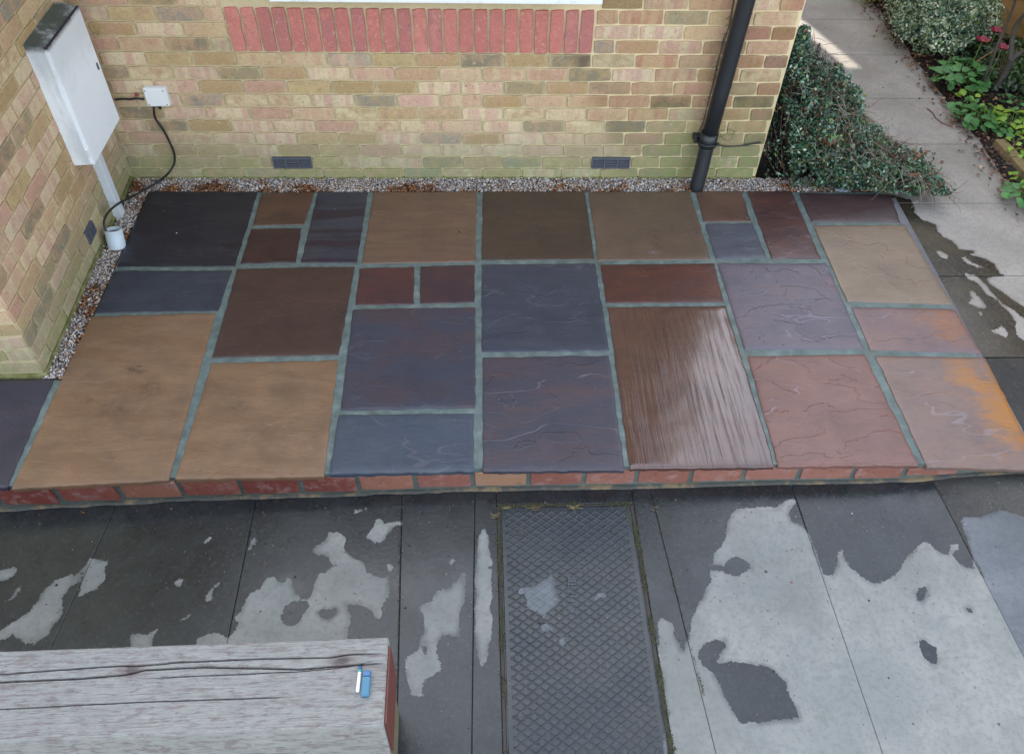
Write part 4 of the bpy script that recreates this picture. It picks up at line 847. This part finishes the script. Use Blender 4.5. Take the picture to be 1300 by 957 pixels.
def pk1():
    x = random.uniform(-1.9, 2.6); y = random.triangular(-3.2, -1.92, -1.95); return x, y, float(ground_z(x))+.0005
def pk2(): return random.uniform(2.42, 3.2), random.uniform(-1.2, 4), -.0495
def pk3(): return random.uniform(-1.8, 2.3), .03-abs(random.gauss(0, .5)) % 1.85, .003
grit('grit', 'tiny crumbs and grit scattered on the wet concrete in front of the patio', 1500, pk1)
grit('grit', 'fine grit on the concrete path beside the flower bed', 350, pk2)
grit('grit', 'a few stray crumbs on the sandstone slabs near the shingle', 160, pk3)
# ================================================================== WEATHERED TIMBER IN THE FOREGROUND
def m_timber():
    N = NT('flaking_timber'); co = N.coord()
    wv = N.noise(co, 3, 3, .5, color=True); w = N.n('VectorMath', _operation='MULTIPLY_ADD', i0=wv, i1=(0, .035, 0), i2=co).outputs[0]
    g = N.noise(N.mapv(w, (1.2, 40, 8)), 6, 5, .65); pat = N.noise(N.mapv(co, (1, 3.2, 1), (0, 0, -.95)), 22, 4, .6); m = N.noise(co, 5, 4)
    x, y, z = N.sep(co)
    wood = N.mix(g, srgb(88, 68, 72), srgb(118, 100, 98)); paint = N.mix(N.noise(co, 18, 5, .7), srgb(156, 156, 150), srgb(120, 120, 117))
    f = N.math('ADD', N.math('MULTIPLY', g, .5), N.math('MULTIPLY', pat, .55)); c = N.mix(N.math('MULTIPLY', N.sm(f, .535, .64), .6), paint, wood)
    c = N.mix(N.sm(N.n('Attribute', _attribute_name='crack').outputs['Fac'], .25, .7), c, srgb(52, 44, 50))
    kn = None
    for kx, ky in ((-.72, -.070), (-.13, -.066), (-1.3, -.09)):
        d = N.n('VectorMath', _operation='LENGTH', i0=N.mapv(co, (30, 60, 0), (0, 0, 0), (-kx*30, -ky*60, 0))).outputs[1]
        d = N.math('ADD', d, N.math('MULTIPLY', m, .6)); d = N.math('ADD', d, N.math('MULTIPLY', N.math('SUBTRACT', N.noise(co, 60, 4, .7), .5), 1.4)); c = N.mix(N.math('MULTIPLY', N.sm(d, 2.4, .6), .75), c, N.mix(N.sm(d, .6, 1.2), srgb(62, 50, 50), srgb(112, 94, 92)))
    g2 = N.noise(N.mapv(w, (.8, 90, 8)), 6, 6, .7); c = N.mix(N.math('MULTIPLY', N.sm(g2, .48, .66), .55), c, srgb(92, 82, 84)); c = N.mix(N.math('MULTIPLY', N.sm(g, .38, .28), .7), c, srgb(80, 70, 76))
    return N.out(c, .8, N.bump(N.math('ADD', g, N.math('MULTIPLY', N.sm(f, .62, .52), .6)), .6, .003), Specular_IOR_Level=.3)
M['timber'] = m_timber()
c0 = on_z(493, 808, .45); c1 = on_z(0, 826, .45); dv = c1-c0; ta = math.atan2(-dv[1], -dv[0])
bmr = tag(empty('timber_beam', (c0[0], c0[1], -.1), ta), 'weathered timber beam with flaking white paint and long cracks in the near left corner', 'timber')
nx, ny = 420, 200; LX, WY = 2.2, .25
u, v = np.meshgrid(np.linspace(-LX, 0, nx), np.linspace(-WY, 0, ny)); Zt = np.full(u.shape, .55); CK = np.zeros(u.shape)
def crack(pts, w, dep):
    global Zt, CK
    pts = sorted(pts); xs_, ys_ = zip(*pts); yy = np.interp(u, xs_, ys_)+np.array([.0016*MN.noise(Vector((q*5, ys_[0]*90, 0)))+.0005*MN.noise(Vector((q*40, ys_[0]*90, 0))) for q in u[0]])[None, :]; inside = (u > xs_[0]) & (u < xs_[-1])
    taper = np.clip((u-xs_[0])/.1, 0, 1)*np.clip((xs_[-1]-u)/.1, 0, 1)
    q_ = np.where(inside, taper*np.exp(-((v-yy)/w)**2), 0); Zt = Zt-dep*q_; CK = np.maximum(CK, q_)
def lpx(x, y):
    p = on_z(x, y, .45)-c0; return (p[0]*math.cos(-ta)-p[1]*math.sin(-ta), p[0]*math.sin(-ta)+p[1]*math.cos(-ta))
fw = .0017
crack([lpx(*q) for q in ((-60, 860), (0, 856), (75, 850), (150, 845), (175, 845), (230, 840), (330, 836), (420, 834), (446, 830), (492, 829))], fw, .022)
crack([lpx(*q) for q in ((-60, 868), (0, 865), (100, 861), (160, 856), (185, 850), (260, 846), (380, 849), (415, 846), (492, 841))], fw*1.2, .024)
crack([lpx(*q) for q in ((170, 862), (260, 857), (380, 852), (440, 846), (492, 834))], fw*.8, .008)
crack([(-2.1, -.165), (-1.4, -.168), (-.7, -.16), (-.25, -.162)], fw*.8, .012)
rimt = np.minimum(np.minimum(-u, v+WY), -v); Zt = Zt-.006*np.clip(1-rimt/.006, 0, 1)**2+.0006*rng.standard_normal(u.shape)
V = np.stack([u, v, Zt], -1).reshape(-1, 3); idx = np.arange(nx*ny).reshape(ny, nx)
Fq = np.stack([idx[:-1, :-1], idx[:-1, 1:], idx[1:, 1:], idx[1:, :-1]], -1).reshape(-1, 4)
ring = np.concatenate([idx[0, :], idx[1:, -1], idx[-1, -2::-1], idx[-2:0:-1, 0]]); low = V[ring].copy(); low[:, 2] = .30; b_ = len(V); n = len(ring)
Fs = np.array([(ring[(i+1) % n], ring[i], b_+i, b_+(i+1) % n) for i in range(n)])
me = fast_mesh(np.vstack([V, low]), np.vstack([Fq, Fs]), 4, None, False); a_ = me.attributes.new('crack', 'FLOAT', 'POINT'); a_.data.foreach_set('value', np.concatenate([CK.ravel(), np.zeros(len(low))]).astype(np.float32)); link('upper_beam', me, bmr, M['timber'])
bm = bmesh.new(); box(bm, (-LX, -WY+.006, -.1), (-.012, -.006, .297), .006); bm_obj('lower_beam', bm, simple('damp_timber', srgb(120, 112, 84), .85, .6, 14, .6), bmr)
bm = bmesh.new(); box(bm, (.001, -WY+.01, .302), (.007, -.02, .538), .002); tag(bm_obj('end_board', bm, simple('red_oxide_paint', srgb(112, 58, 50), .6, .4, 30, .4), bmr), 'red painted end of the beam')
# two small things lying on the beam
p = Vector(on_z(457.5, 845, .455)); q = Vector(on_z(454, 878, .455))
pen = tag(empty('pen', tuple(q)), 'white pen with a green and blue tip lying on the timber beam', 'pen'); dq = p-q
for nm, t0_, t1_, rr, mm in (('barrel', 0, .76, .0052, simple('white_plastic', srgb(226, 230, 232), .35, .05)), ('collar', .76, .86, .0055, simple('green_plastic', srgb(60, 150, 140), .35, .05)), ('cap', .86, 1.0, .0048, simple('blue_plastic', srgb(40, 80, 130), .35, .05))):
    V, Fc = tube([dq*t0_, dq*(t0_+.01), dq*(t1_-.01), dq*t1_], [rr*.8, rr, rr, rr*.7], 12); link(nm, me_from(V, Fc, True), pen, mm)
p = Vector(on_z(466, 851, .458)); q = Vector(on_z(463.5, 884, .458)); dq = p-q
lt = tag(empty('lighter', tuple(q), math.atan2(dq.y, dq.x)), 'bright blue plastic lighter lying beside the pen on the timber beam', 'lighter'); l = dq.length
bm = bmesh.new(); box(bm, (0, -.0115, -.007), (l*.76, .0115, .006), .004, 3); bm_obj('body', bm, simple('cyan_plastic', srgb(52, 112, 140), .3, .1, 20, .05), lt)
bm = bmesh.new(); box(bm, (l*.77, -.010, -.006), (l, .010, .006), .003, 2); bm_obj('head', bm, simple('dull_blue', srgb(62, 108, 156), .4, .2, 20, .05), lt)

# ================================================================== PLANTING
def leaf_cloud(pts, nrm, size, cols, fold=.25, asp=.55, quad=True):
    """folded little leaves: pts (n,3), nrm (n,3) rough facing, per-leaf size and colour"""
    n = len(pts); nz = nrm/np.linalg.norm(nrm, axis=1, keepdims=True); rnd = rng.standard_normal((n, 3)); t = np.cross(nz, rnd); t /= np.linalg.norm(t, axis=1, keepdims=True); b = np.cross(nz, t)
    s = size[:, None]; tip = pts+t*s; base = pts-t*s; l = pts+b*s*asp+nz*s*fold; r = pts-b*s*asp+nz*s*fold
    V = np.stack([base, r, tip, l], 1).reshape(-1, 3); k = 4*np.arange(n)[:, None]
    Fc = np.concatenate([k+np.array([[0, 1, 2]]), k+np.array([[0, 2, 3]])], 1).reshape(-1, 3)
    return V, Fc, np.repeat(cols, 2, 0)
# --- the sprawling small-leaved shrub at the corner of the house
def bush_h(x):  return np.interp(x, [1.66, 1.74, 1.90, 2.1, 2.3, 2.5, 2.66, 2.78], [.88, .84, .68, .47, .30, .18, .09, .02])
def bush_y(x):  return np.interp(x, [1.66, 1.8, 1.92, 2.1, 2.3, 2.5, 2.78], [.10, .06, -.01, -.03, -.05, -.09, -.08]), np.interp(x, [1.66, 1.8, 2.0, 2.3, 2.55, 2.78], [.34, .44, .50, .48, .34, .18])
bush = tag(empty('shrub', (1.95, .2, -.05)), 'sprawling small-leaved evergreen shrub at the right corner of the house, spilling over the patio edge', 'shrub')
n = 52000; bx = 1.668+(2.71-1.668)*rng.beta(1.1, 1.35, n); ya_, yb_ = bush_y(bx); H_ = bush_h(bx)
uy = rng.uniform(0, 1, n); by = ya_+(yb_-ya_)*uy; dome = np.sqrt(np.clip(1-(2*uy-1)**2*.85, 0, 1)); lump = np.array([MN.noise(Vector((a*6, b*6, 2)))*.15+MN.noise(Vector((a*15, b*15, 5)))*.09 for a, b in zip(bx, by)])
top = np.maximum(.02, H_*dome+lump*np.clip(H_*2, .3, 1)); bz = top*(1-np.where(uy < .3, rng.beta(1, 1.3, n), rng.beta(1, 3.2, n)))
keep = ~((bx < 1.84-.30*np.clip(bz, 0, .85)) & (by < .24) & (bz < .6) & (rng.random(n) > .12)); bz = np.maximum(bz, np.where(by < .04, .056+.012*rng.random(n), .004)); keep &= (bx-1.668 > 0.0)
cl = np.array([MN.noise(Vector((a*9, b*9, c*9))) for a, b, c in zip(bx, by, bz)]); keep &= cl > -.30
bx, by, bz, cl, top, uy = bx[keep], by[keep], bz[keep], cl[keep], top[keep], uy[keep]; n = len(bx)
pal = np.array([srgb(40, 66, 44)[:3], srgb(52, 80, 56)[:3], srgb(66, 94, 78)[:3], srgb(30, 46, 36)[:3], srgb(78, 98, 54)[:3], srgb(96, 120, 104)[:3], srgb(104, 64, 44)[:3], srgb(146, 154, 132)[:3]])
ci = rng.choice(8, n, p=[.20, .20, .17, .13, .11, .09, .06, .04]); cols = pal[ci]*rng.uniform(.6, 1.7, (n, 1))*(1.2+.8*cl[:, None])
nr = np.stack([.5+rng.standard_normal(n)*.7, -.6+rng.standard_normal(n)*.7, 1+rng.standard_normal(n)*.6], 1)
sp_n = 260; k0 = rng.choice(n, sp_n); spr = []; 
for q in k0:
    if top[q] < .12 and bx[q] < 2.3: continue
    dq_ = np.array([rng.normal(.35, .6), rng.normal(-.25, .7), rng.normal(.25, .5)]); dq_ /= np.linalg.norm(dq_); L_q = rng.uniform(.03, .10)
    if bx[q]+dq_[0]*L_q < 1.69 or (by[q]+dq_[1]*L_q < -.14): continue
    base_ = np.array([bx[q], by[q], max(bz[q], top[q]*.8)]); m_ = rng.integers(5, 11)
    for t_ in np.linspace(.2, 1, m_): spr.append(np.append(base_+dq_*L_q*t_+rng.normal(0, .004, 3), q))
spr = np.array(spr); spr[:, 2] = np.maximum(spr[:, 2], .058)
ALLP = np.vstack([np.stack([bx, by, bz], 1), spr[:, :3]]); qi = spr[:, 3].astype(int); cols = np.vstack([cols, cols[qi]*1.15]); nr = np.vstack([nr, nr[qi]]); n = len(ALLP)
V, Fc, C = leaf_cloud(ALLP-np.array([1.95, .2, -.05]), nr, rng.uniform(.0060, .0150, n), cols)
link('foliage', fast_mesh(V, Fc, 3, C), bush, M['leaves'])
V = []; Fc = []; C = []
def twig(pts, r0, r1, col, n_=4):
    global V, Fc, C
    v, f = tube(pts, list(np.linspace(r0, r1, len(pts))), n_, False); Fc += [tuple(i+len(V) for i in q) for q in f]; C += [col]*len(f); V += v
def rpal(): return random.choice([srgb(46, 38, 34)[:3], srgb(60, 50, 44)[:3], srgb(34, 28, 26)[:3], srgb(84, 74, 66)[:3], srgb(40, 32, 28)[:3]])
org = Vector((1.95, .2, -.05))
for _ in range(420):       # bare stems in the shaded hollow next to the wall
    x = random.uniform(1.675, 1.93); y = random.uniform(.12, .44); a = Vector((random.uniform(1.80, 2.1), random.uniform(.14, .40), -.03)); top_ = Vector((x, y, random.uniform(.2, .85)*float(bush_h(np.array([x]))[0])/.86+.06))
    mid = (a+top_)/2+Vector((random.gauss(-.03, .04), random.gauss(0, .03), random.gauss(0, .04))); twig([p-org for p in smooth_path([a, mid, top_], 4)], random.uniform(.002, .0045), .001, rpal())
for _ in range(950):       # wiry stems over the crown
    x = random.uniform(1.70, 2.72); y0_, y1_ = bush_y(x); y = random.uniform(float(y0_), float(y1_)); z = float(bush_h(x))*math.sqrt(max(0, 1-(2*(y-float(y0_))/(float(y1_)-float(y0_))-1)**2*.85))
    p = Vector((x, y, z*random.uniform(.8, 1.03)+.01)); pts = [p]
    d = Vector((random.gauss(.3, 1), random.gauss(-.2, 1), random.gauss(-.3, .5))).normalized()
    for k in range(4): d = (d+Vector((random.gauss(0, .35), random.gauss(0, .35), random.gauss(-.1, .3)))).normalized(); pts.append(pts[-1]+d*random.uniform(.015, .05))
    pts = [Vector((max(q.x, 1.672), q.y, max(q.z, -.03))) for q in pts]
    twig([q-org for q in pts], .0017, .0007, random.choice([srgb(150, 140, 124)[:3], srgb(120, 90, 72)[:3], srgb(168, 160, 144)[:3], srgb(96, 70, 56)[:3]]), 3)
me = fast_mesh(np.array([tuple(q) for q in V]), np.array(Fc), 4, np.array(C)); link('stems', me, bush, M['bark'])
V = []; Fc = []; C = []
twig([Vector(p)-org for p in [on_y(1030, 92, .32), on_y(1034, 82, .31), on_y(1037, 72, .30), on_y(1038, 62, .30), on_y(1041, 55, .30)]], .0065, .0035, srgb(40, 34, 32)[:3], 6)
link('dead_branch', fast_mesh(np.array([tuple(q) for q in V]), np.array(Fc), 4, np.array(C)), bush, M['bark'])
u_, v_n = np.meshgrid(np.linspace(0, 1, 40), np.linspace(0, 1, 24)); Xg = 1.662+u_*.95; Yg = .176-.0*u_+v_n*(.34-.12*u_); Zg = -.040+.012*np.sin(u_*23)*np.sin(v_n*17)*.4
idx = np.arange(960).reshape(24, 40); o = link('shade_soil', fast_mesh(np.stack([Xg, Yg, Zg], -1).reshape(-1, 3), np.stack([idx[:-1, :-1], idx[:-1, 1:], idx[1:, 1:], idx[1:, :-1]], -1).reshape(-1, 4), 4, None, True), None, M['earth']); tag(o, kind='structure')  # dark soil sheet added to deepen the shade in the shrub's hollow
# dead pale roll of leaf and paper scrap caught in the shrub
o = tube_obj('dead_leaf', [tuple(on_y(x, y, .10)) for x, y in ((1066, 194), (1071, 198), (1077, 204), (1079, 212))], [.004, .007, .007, .003], simple('bleached_leaf', srgb(206, 200, 176), .8, .3, 40, .4), None, 8); tag(o, 'curled bleached leaf caught in the front of the corner shrub', 'leaf')
V = []; Fc = []; pr_ = on_z(1070, 241, .02)
bm = bmesh.new(); bmesh.ops.create_grid(bm, x_segments=8, y_segments=5, size=.5)
for v_ in bm.verts: v_.co = Vector((v_.co.x*.085, v_.co.y*.035, .008*MN.noise(v_.co*5)))
bmesh.ops.solidify(bm, geom=bm.faces[:], thickness=.0012)
o = bm_obj('plastic_scrap', bm, simple('crumpled_plastic', srgb(168, 184, 200), .3, .4, 30, .3), None, True, tuple(pr_)); tag(o, 'crumpled pale plastic scrap under the front of the corner shrub', 'litter')

# --- soil bed, litter, kerb
V = []; Fc = []; nxs, nys = 70, 130
for j in range(nys):
    for i in range(nxs):
        x = 3.21+i*(5.2-3.21)/(nxs-1)+(.02*MN.noise(Vector((j*.35, 0, 0))) if i < 3 else 0); y = -1.235+j*(6+1.235)/(nys-1)
        V.append((x, y, -.045+.02*MN.noise(Vector((x*5, y*5, 0)))+.012*MN.noise(Vector((x*19, y*19, 0)))+.03*min(1, (x-3.21)/.3)-(.02 if i == 0 else 0)))
for j in range(nys-1):
    for i in range(nxs-1): a = j*nxs+i; Fc.append((a, a+1, a+nxs+1, a+nxs))
bed = link('soil', me_from(V, Fc, True), None, M['earth']); tag(bed, kind='structure')
n = 5200; x = 3.17+np.abs(rng.normal(0, .28, n)); y = rng.uniform(-1.2, 5, n)
x[:500] = 3.15+rng.normal(0, .05, 500)
lp = np.array([srgb(132, 84, 56)[:3], srgb(96, 66, 48)[:3], srgb(164, 128, 96)[:3], srgb(72, 52, 42)[:3], srgb(180, 156, 130)[:3], srgb(54, 42, 36)[:3]])
z = -.04+.035*np.clip((x-3.21)/.3, 0, 1)+rng.uniform(0, .015, n)
V, Fc, C = leaf_cloud(np.stack([x, y, z], 1), np.stack([rng.normal(0, .4, n), rng.normal(0, .4, n), np.ones(n)], 1), rng.uniform(.006, .02, n), lp[rng.choice(6, n, p=[.2, .25, .12, .25, .05, .13])], .3, .5)
o = link('fallen_leaves', fast_mesh(V, Fc, 3, C), None, M['leaves']); tag(o, 'brown fallen leaves and bark littering the soil beside the path', 'leaves', kind='stuff')
ka, kb, kc_ = on_z(1262, 178, .0), on_z(1283, 201, .0), on_z(1310, 232, .0)
for nm, a, b, lab in (('edging_block', ka, kb, 'far length of mossy timber edging between path and bed'), ('edging_block', kb, kc_, 'near length of mossy timber edging between path and bed')):
    dd = b-a; L = float(np.hypot(dd[0], dd[1])); an = math.atan2(dd[1], dd[0])
    e = tag(empty(nm, (float(a[0]), float(a[1]), -.06), an), lab, 'edging', 'timber edging of the flower bed')
    bm = bmesh.new(); box(bm, (.004, 0, 0), (L-.004, .07, .07), .006); bm_obj('block', bm, M['edge'] if 'edge' in M else M.setdefault('edge', simple('mossy_edging', srgb(150, 132, 92), .9, .6, 22, .6)), e)

# --- variegated shrub
def round_shrub(name, label, cx, cy, cz, rx, ry, rz, n, pal, w, size, seed):
    t = tag(empty(name, (cx, cy, -.05)), label, 'shrub')
    d = rng.standard_normal((n, 3)); d /= np.linalg.norm(d, axis=1, keepdims=True); rad = 1-rng.beta(1, 4, n)*.8
    lump = np.array([MN.noise(Vector(q*2.6+seed))*.32+MN.noise(Vector(q*6+seed))*.16 for q in d]); P = d*(rad*(1+lump))[:, None]*np.array([rx, ry, rz])+np.array([0, 0, cz+.05])
    k = (P[:, 2] > .02) & (lump > -.33); P = P[k]; dd = d[k]; lu = lump[k]; m = len(P)
    c = pal[rng.choice(len(pal), m, p=w)]*rng.uniform(.75, 1.2, (m, 1))*(1+.7*lu[:, None])
    V, Fc, C = leaf_cloud(P, dd*.8+np.array([0, -.2, .5])+rng.standard_normal((m, 3))*.5, rng.uniform(size*.6, size*1.2, m), c)
    link('foliage', fast_mesh(V, Fc, 3, C), t, M['leaves']); VV = []; FF = []; CC = []
    for _ in range(40):
        q = Vector(d[random.randrange(n)])*.85; tip = Vector((q.x*rx, q.y*ry, max(.05, q.z*rz+cz+.05))); a = Vector((random.gauss(0, .03), random.gauss(0, .03), 0))
        v, f = tube(smooth_path([a, (a+tip)*.5+Vector((0, 0, .05)), tip], 3), list(np.linspace(.006, .0015, 7)), 4, False); FF += [tuple(i+len(VV) for i in g_) for g_ in f]; CC += [srgb(80, 64, 50)[:3]]*len(f); VV += v
    link('stems', fast_mesh(np.array([tuple(q) for q in VV]), np.array(FF), 4, np.array(CC)), t, M['bark'])
vp = np.array([srgb(196, 200, 168)[:3], srgb(150, 170, 140)[:3], srgb(98, 130, 100)[:3], srgb(70, 104, 80)[:3], srgb(122, 144, 70)[:3], srgb(54, 80, 58)[:3]])
sc = on_z(1192, 30, .15)
round_shrub('variegated_shrub', 'rounded shrub with small cream-edged leaves beside the path, far right', float(sc[0])+.05, float(sc[1])+.12, .20, .36, .42, .30, 17000, vp, [.22, .2, .2, .16, .1, .12], .0125, 3.)
sc2 = on_z(1280, 70, .2)
round_shrub('dark_shrub', 'dark leafy shrub behind the bare trunks at the right edge', float(sc2[0])+.10, float(sc2[1])+.12, .08, .22, .32, .13, 2600, np.array([srgb(48, 70, 34)[:3], srgb(64, 90, 40)[:3], srgb(36, 52, 30)[:3]]), [.4, .3, .3], .022, 9.)
# grass-like clump at the top of the bed
p = on_z(1112, 0, -.02); V = []; Fc = []; C = []
for _ in range(160):
    a = random.uniform(0, 6.28); l = random.uniform(.08, .2); q = Vector((random.gauss(0, .09), random.gauss(.05, .06), 0)); w = .004
    dr = Vector((math.cos(a), math.sin(a), 0)); sd_ = Vector((-dr.y, dr.x, 0))*w; k = len(V); pts = [q, q+dr*l*.3+Vector((0, 0, l*.8)), q+dr*l*.8+Vector((0, 0, l*.75))]
    V += [pts[0]-sd_, pts[0]+sd_, pts[1]+sd_, pts[1]-sd_, pts[2]+sd_*.3, pts[2]-sd_*.3]; Fc += [(k, k+1, k+2, k+3), (k+3, k+2, k+4, k+5)]; C += [random.choice([srgb(120, 130, 50)[:3], srgb(150, 150, 70)[:3], srgb(90, 110, 44)[:3]])]*2
o = link('grass_clump', fast_mesh(np.array([tuple(v) for v in V]), np.array(Fc), 4, np.array(C)), None, M['leaves'], tuple(p)); tag(o, 'yellow-green strappy clump beside the path at the top edge', 'plant')

# --- low green herbs with rounded lobed leaves: every leaf its own piece
def leaf_me(s, lobes=3):
    V = [(0, 0, 0)]; n = 15
    for k in range(n):
        t = -math.pi+2*math.pi*(k+.5)/n; r_ = s*(.86+.14*math.cos(lobes*t))*(.75+.25*math.cos(t)); V.append((s*.55+r_*math.cos(t)*.9, r_*math.sin(t)*1.0, .10*s*math.cos(2*t)+random.uniform(-.04, .04)*s))
    V[0] = (s*.45, 0, -.06*s); return me_from(V, [(0, k+1, (k+1) % n+1) for k in range(n)], True)
def m_leaf(name, c1, c2):
    N = NT(name); co = N.coord(); r_ = N.n('ObjectInfo').outputs['Random']; n_ = N.noise(co, 60, 4); return N.out(N.mix(N.math('ADD', N.math('MULTIPLY', r_, .7), N.math('MULTIPLY', n_, .3)), c1, c2), .5, N.bump(n_, .3, .002))
ML = [m_leaf('herb_leaf', srgb(52, 96, 50), srgb(84, 138, 70)), m_leaf('herb_leaf_lime', srgb(96, 140, 44), srgb(140, 168, 58))]
leafp = [[leaf_me(1.0) for _ in range(5)], [leaf_me(1.0, 5) for _ in range(5)]]
for j in (0, 1):
    for me in leafp[j]: me.materials.append(ML[j])
stemm = simple('herb_stem', srgb(90, 120, 60), .6)
def herb(px, py, r_, n, s, j, label, h=.12):
    p = on_z(px, py, .03); t = tag(empty('herb_plant', (float(p[0]), float(p[1]), -.03)), label, 'plant', 'green herbs in the flower bed')
    VV = []; FF = []
    for k in range(n):
        a = k*2.4+random.uniform(-.3, .3); rr = r_*math.sqrt((k+.6)/n); x, y, z = rr*math.cos(a), rr*math.sin(a), h*(1-.55*(rr/r_)**2)*random.uniform(.75, 1.1)
        o = link('leaf', random.choice(leafp[j]), t, None, (x, y, z)); q = s*random.uniform(.75, 1.2); o.scale = (q, q, q); o.rotation_euler = (random.gauss(0, .25), random.gauss(.25, .2), a)
        v, f = tube([Vector((0, 0, 0)), Vector((x*.5, y*.5, z*.8)), Vector((x+.4*q*math.cos(a), y+.4*q*math.sin(a), z-.004))], .0016, 4, False); FF += [tuple(i+len(VV) for i in g_) for g_ in f]; VV += v
    link('stalks', me_from(VV, FF), t, stemm)
herb(1222, 98, .16, 60, .050, 0, 'bushy blue-green herb below the variegated shrub, the largest of the bed', .16)
herb(1228, 132, .07, 14, .040, 0, 'small herb just below the largest one', .08)
herb(1244, 146, .12, 34, .044, 0, 'spreading herb at the path edge above the timber edging', .09)
herb(1258, 138, .05, 8, .028, 1, 'lime-green herb sitting at the right of the spreading one', .09)
herb(1288, 150, .12, 32, .042, 1, 'lime-green herb at the right edge above the timber edging', .08)
herb(1292, 175, .06, 9, .028, 1, 'small lime herb behind the far timber edging', .06)
herb(1293, 190, .05, 8, .028, 1, 'small lime herb behind the joint of the timber edging', .06)
herb(1300, 222, .05, 9, .036, 1, 'lime-green sprig in front of the near timber edging', .07)
herb(1270, 158, .07, 12, .036, 0, 'dark green herb just above the far timber edging', .07)
herb(1296, 128, .10, 16, .034, 0, 'green herb at the right edge above the lime herbs', .07)
herb(1236, 116, .06, 10, .034, 1, 'lime herb wedged between the two larger path-side herbs', .09)
herb(1302, 245, .10, 24, .042, 0, 'green herb spilling on the path at the right edge', .10)
herb(1278, 118, .04, 6, .02, 0, 'tiny seedling cluster beside the bare trunk', .05)
# fuchsia flowers
fm = simple('magenta_petal', srgb(130, 12, 50), .5, .3, 40, .2)
for (px, py, lab) in ((1247, 53, 'magenta flower left of the bare trunks'), (1265, 41, 'dark red flower between the bare trunks, highest'), (1272, 62, 'red flower right below the highest one behind the trunk')):
    p = on_z(px, py, .30); t = tag(empty('flower', tuple(p)), lab, 'flower', 'red and magenta flowers by the trunks')
    for k in range(6):
        a = k*1.047; me = leaf_me(.036, 2); o = link('petal', me, t, fm, (0, 0, .0)); o.rotation_euler = (0, -.35, a)
    V, Fc = tube([(0, 0, -.004), (0, 0, .008)], [.006, .004], 8); link('centre', me_from(V, Fc, True), t, simple('yellow_centre', srgb(190, 150, 60), .6))
    V, Fc = tube([(0, 0, 0), (.01, .01, -.18), (.015, .02, -.33)], .003, 5); link('stalk', me_from(V, Fc, True), t, stemm)
# bare forked trunks
bk = simple('grey_bark', srgb(104, 98, 92), .85, .6, 20, .6)
tr = tag(empty('small_tree', tuple(on_z(1259, 116, -.03))), 'bare forked grey trunks of a small tree at the right edge', 'tree'); og = Vector(tr.location)
def gp(x, y, z): return Vector(on_z(x, y, z))-og
tube_obj('trunk', smooth_path([gp(1259, 116, -.04), gp(1268, 106, .05), gp(1277, 92, .15), gp(1284, 76, .27)], 5), list(np.linspace(.022, .017, 16)), bk, tr, 12)
tube_obj('limb', smooth_path([gp(1283, 78, .26), gp(1284, 60, .36), gp(1287, 40, .47), gp(1296, 24, .58), gp(1316, 2, .78)], 5), list(np.linspace(.017, .011, 21)), bk, tr, 10)
tube_obj('limb', smooth_path([gp(1283, 77, .27), gp(1296, 67, .34), gp(1312, 58, .42), gp(1340, 40, .55)], 5), list(np.linspace(.015, .009, 16)), bk, tr, 10)
tube_obj('limb', smooth_path([gp(1249, 113, -.03), gp(1251, 98, .08), gp(1259, 78, .22), gp(1266, 58, .36), gp(1276, 35, .5), gp(1287, 8, .7), gp(1294, -16, .9)], 5), list(np.linspace(.012, .007, 31)), bk, tr, 10)
tube_obj('branch', smooth_path([gp(1239, 79, .14), gp(1258, 67, .2), gp(1277, 57, .27)], 4), .004, simple('pale_cane', srgb(150, 112, 78), .8), tr, 6)
for k in range(7):
    tube_obj('branch', smooth_path([gp(1262+random.uniform(-6, 10), 113, -.02), gp(1266+k*2, 95, .1), gp(1268+k*3, 75, .2), gp(1272+k*4, 60, .3)], 3), list(np.linspace(.004, .002, 10)), simple('thin_cane', srgb(98, 84, 56), .85), tr, 5)
# root or dead stem lying on the path
o = tube_obj('fallen_twig', [tuple(on_z(x, y, -.044)) for x, y in ((1177, 138), (1184, 143), (1188, 150), (1196, 156), (1206, 160), (1218, 161.5), (1228, 161))], .0035, simple('red_brown_stem', srgb(128, 92, 84), .8), None, 6); tag(o, 'curved reddish twig lying on the path slab', 'twig')
# small leaf on the path and grit
for i, (px, py, s, c, lab) in enumerate([(1096, 121, .018, (110, 150, 60), 'single small green leaf on the path beside the shrub'), (1183, 131, .014, (80, 66, 56), 'small dark leaf on the path near the curved stem'), (1193, 205, .018, (112, 84, 72), 'brown leaf on the path right of the shrub'), (1165, 73, .015, (216, 220, 222), 'white petal on the soil beside the path'), (1272, 228, .014, (214, 216, 220), 'white petal on the path near the timber edging')]):
    o = link('fallen_leaf', leaf_me(s, 1), None, simple('single_leaf', srgb(*c), .7), tuple(on_z(px, py, -.040))); tag(o, lab, 'leaf', 'loose leaves and petals')
# --- board fence behind the bed
fence = tag(empty('fence', (3.98, 0, -.1)), 'yellowish timber board fence behind the flower bed, top right corner', 'fence')
fmm = []
for k in range(4):
    N = NT('fence_board'); co = N.coord(); g_ = N.noise(N.mapv(co, (20, 1.2, 20)), 6, 5, .6, w=None); N.t; fmm.append(N.out(N.mix(g_, srgb(150+6*k, 122, 66), srgb(112, 94-4*k, 52)), .85, N.bump(g_, .4, .003)))
for k in range(14):
    bm = bmesh.new(); box(bm, (-.006, -1.4, 0), (.012, 6.8, .138), .003)
    o = bm_obj('board', bm, fmm[k % 4], fence, False, (0, 0, .02+k*.125)); o.rotation_euler = (0, .08, 0)
for k in range(5):
    bm = bmesh.new(); box(bm, (.03, -.05, -.1), (.12, .05, 1.85), .004); bm_obj('post', bm, fmm[1], fence, False, (0, -1.3+k*1.9, 0))
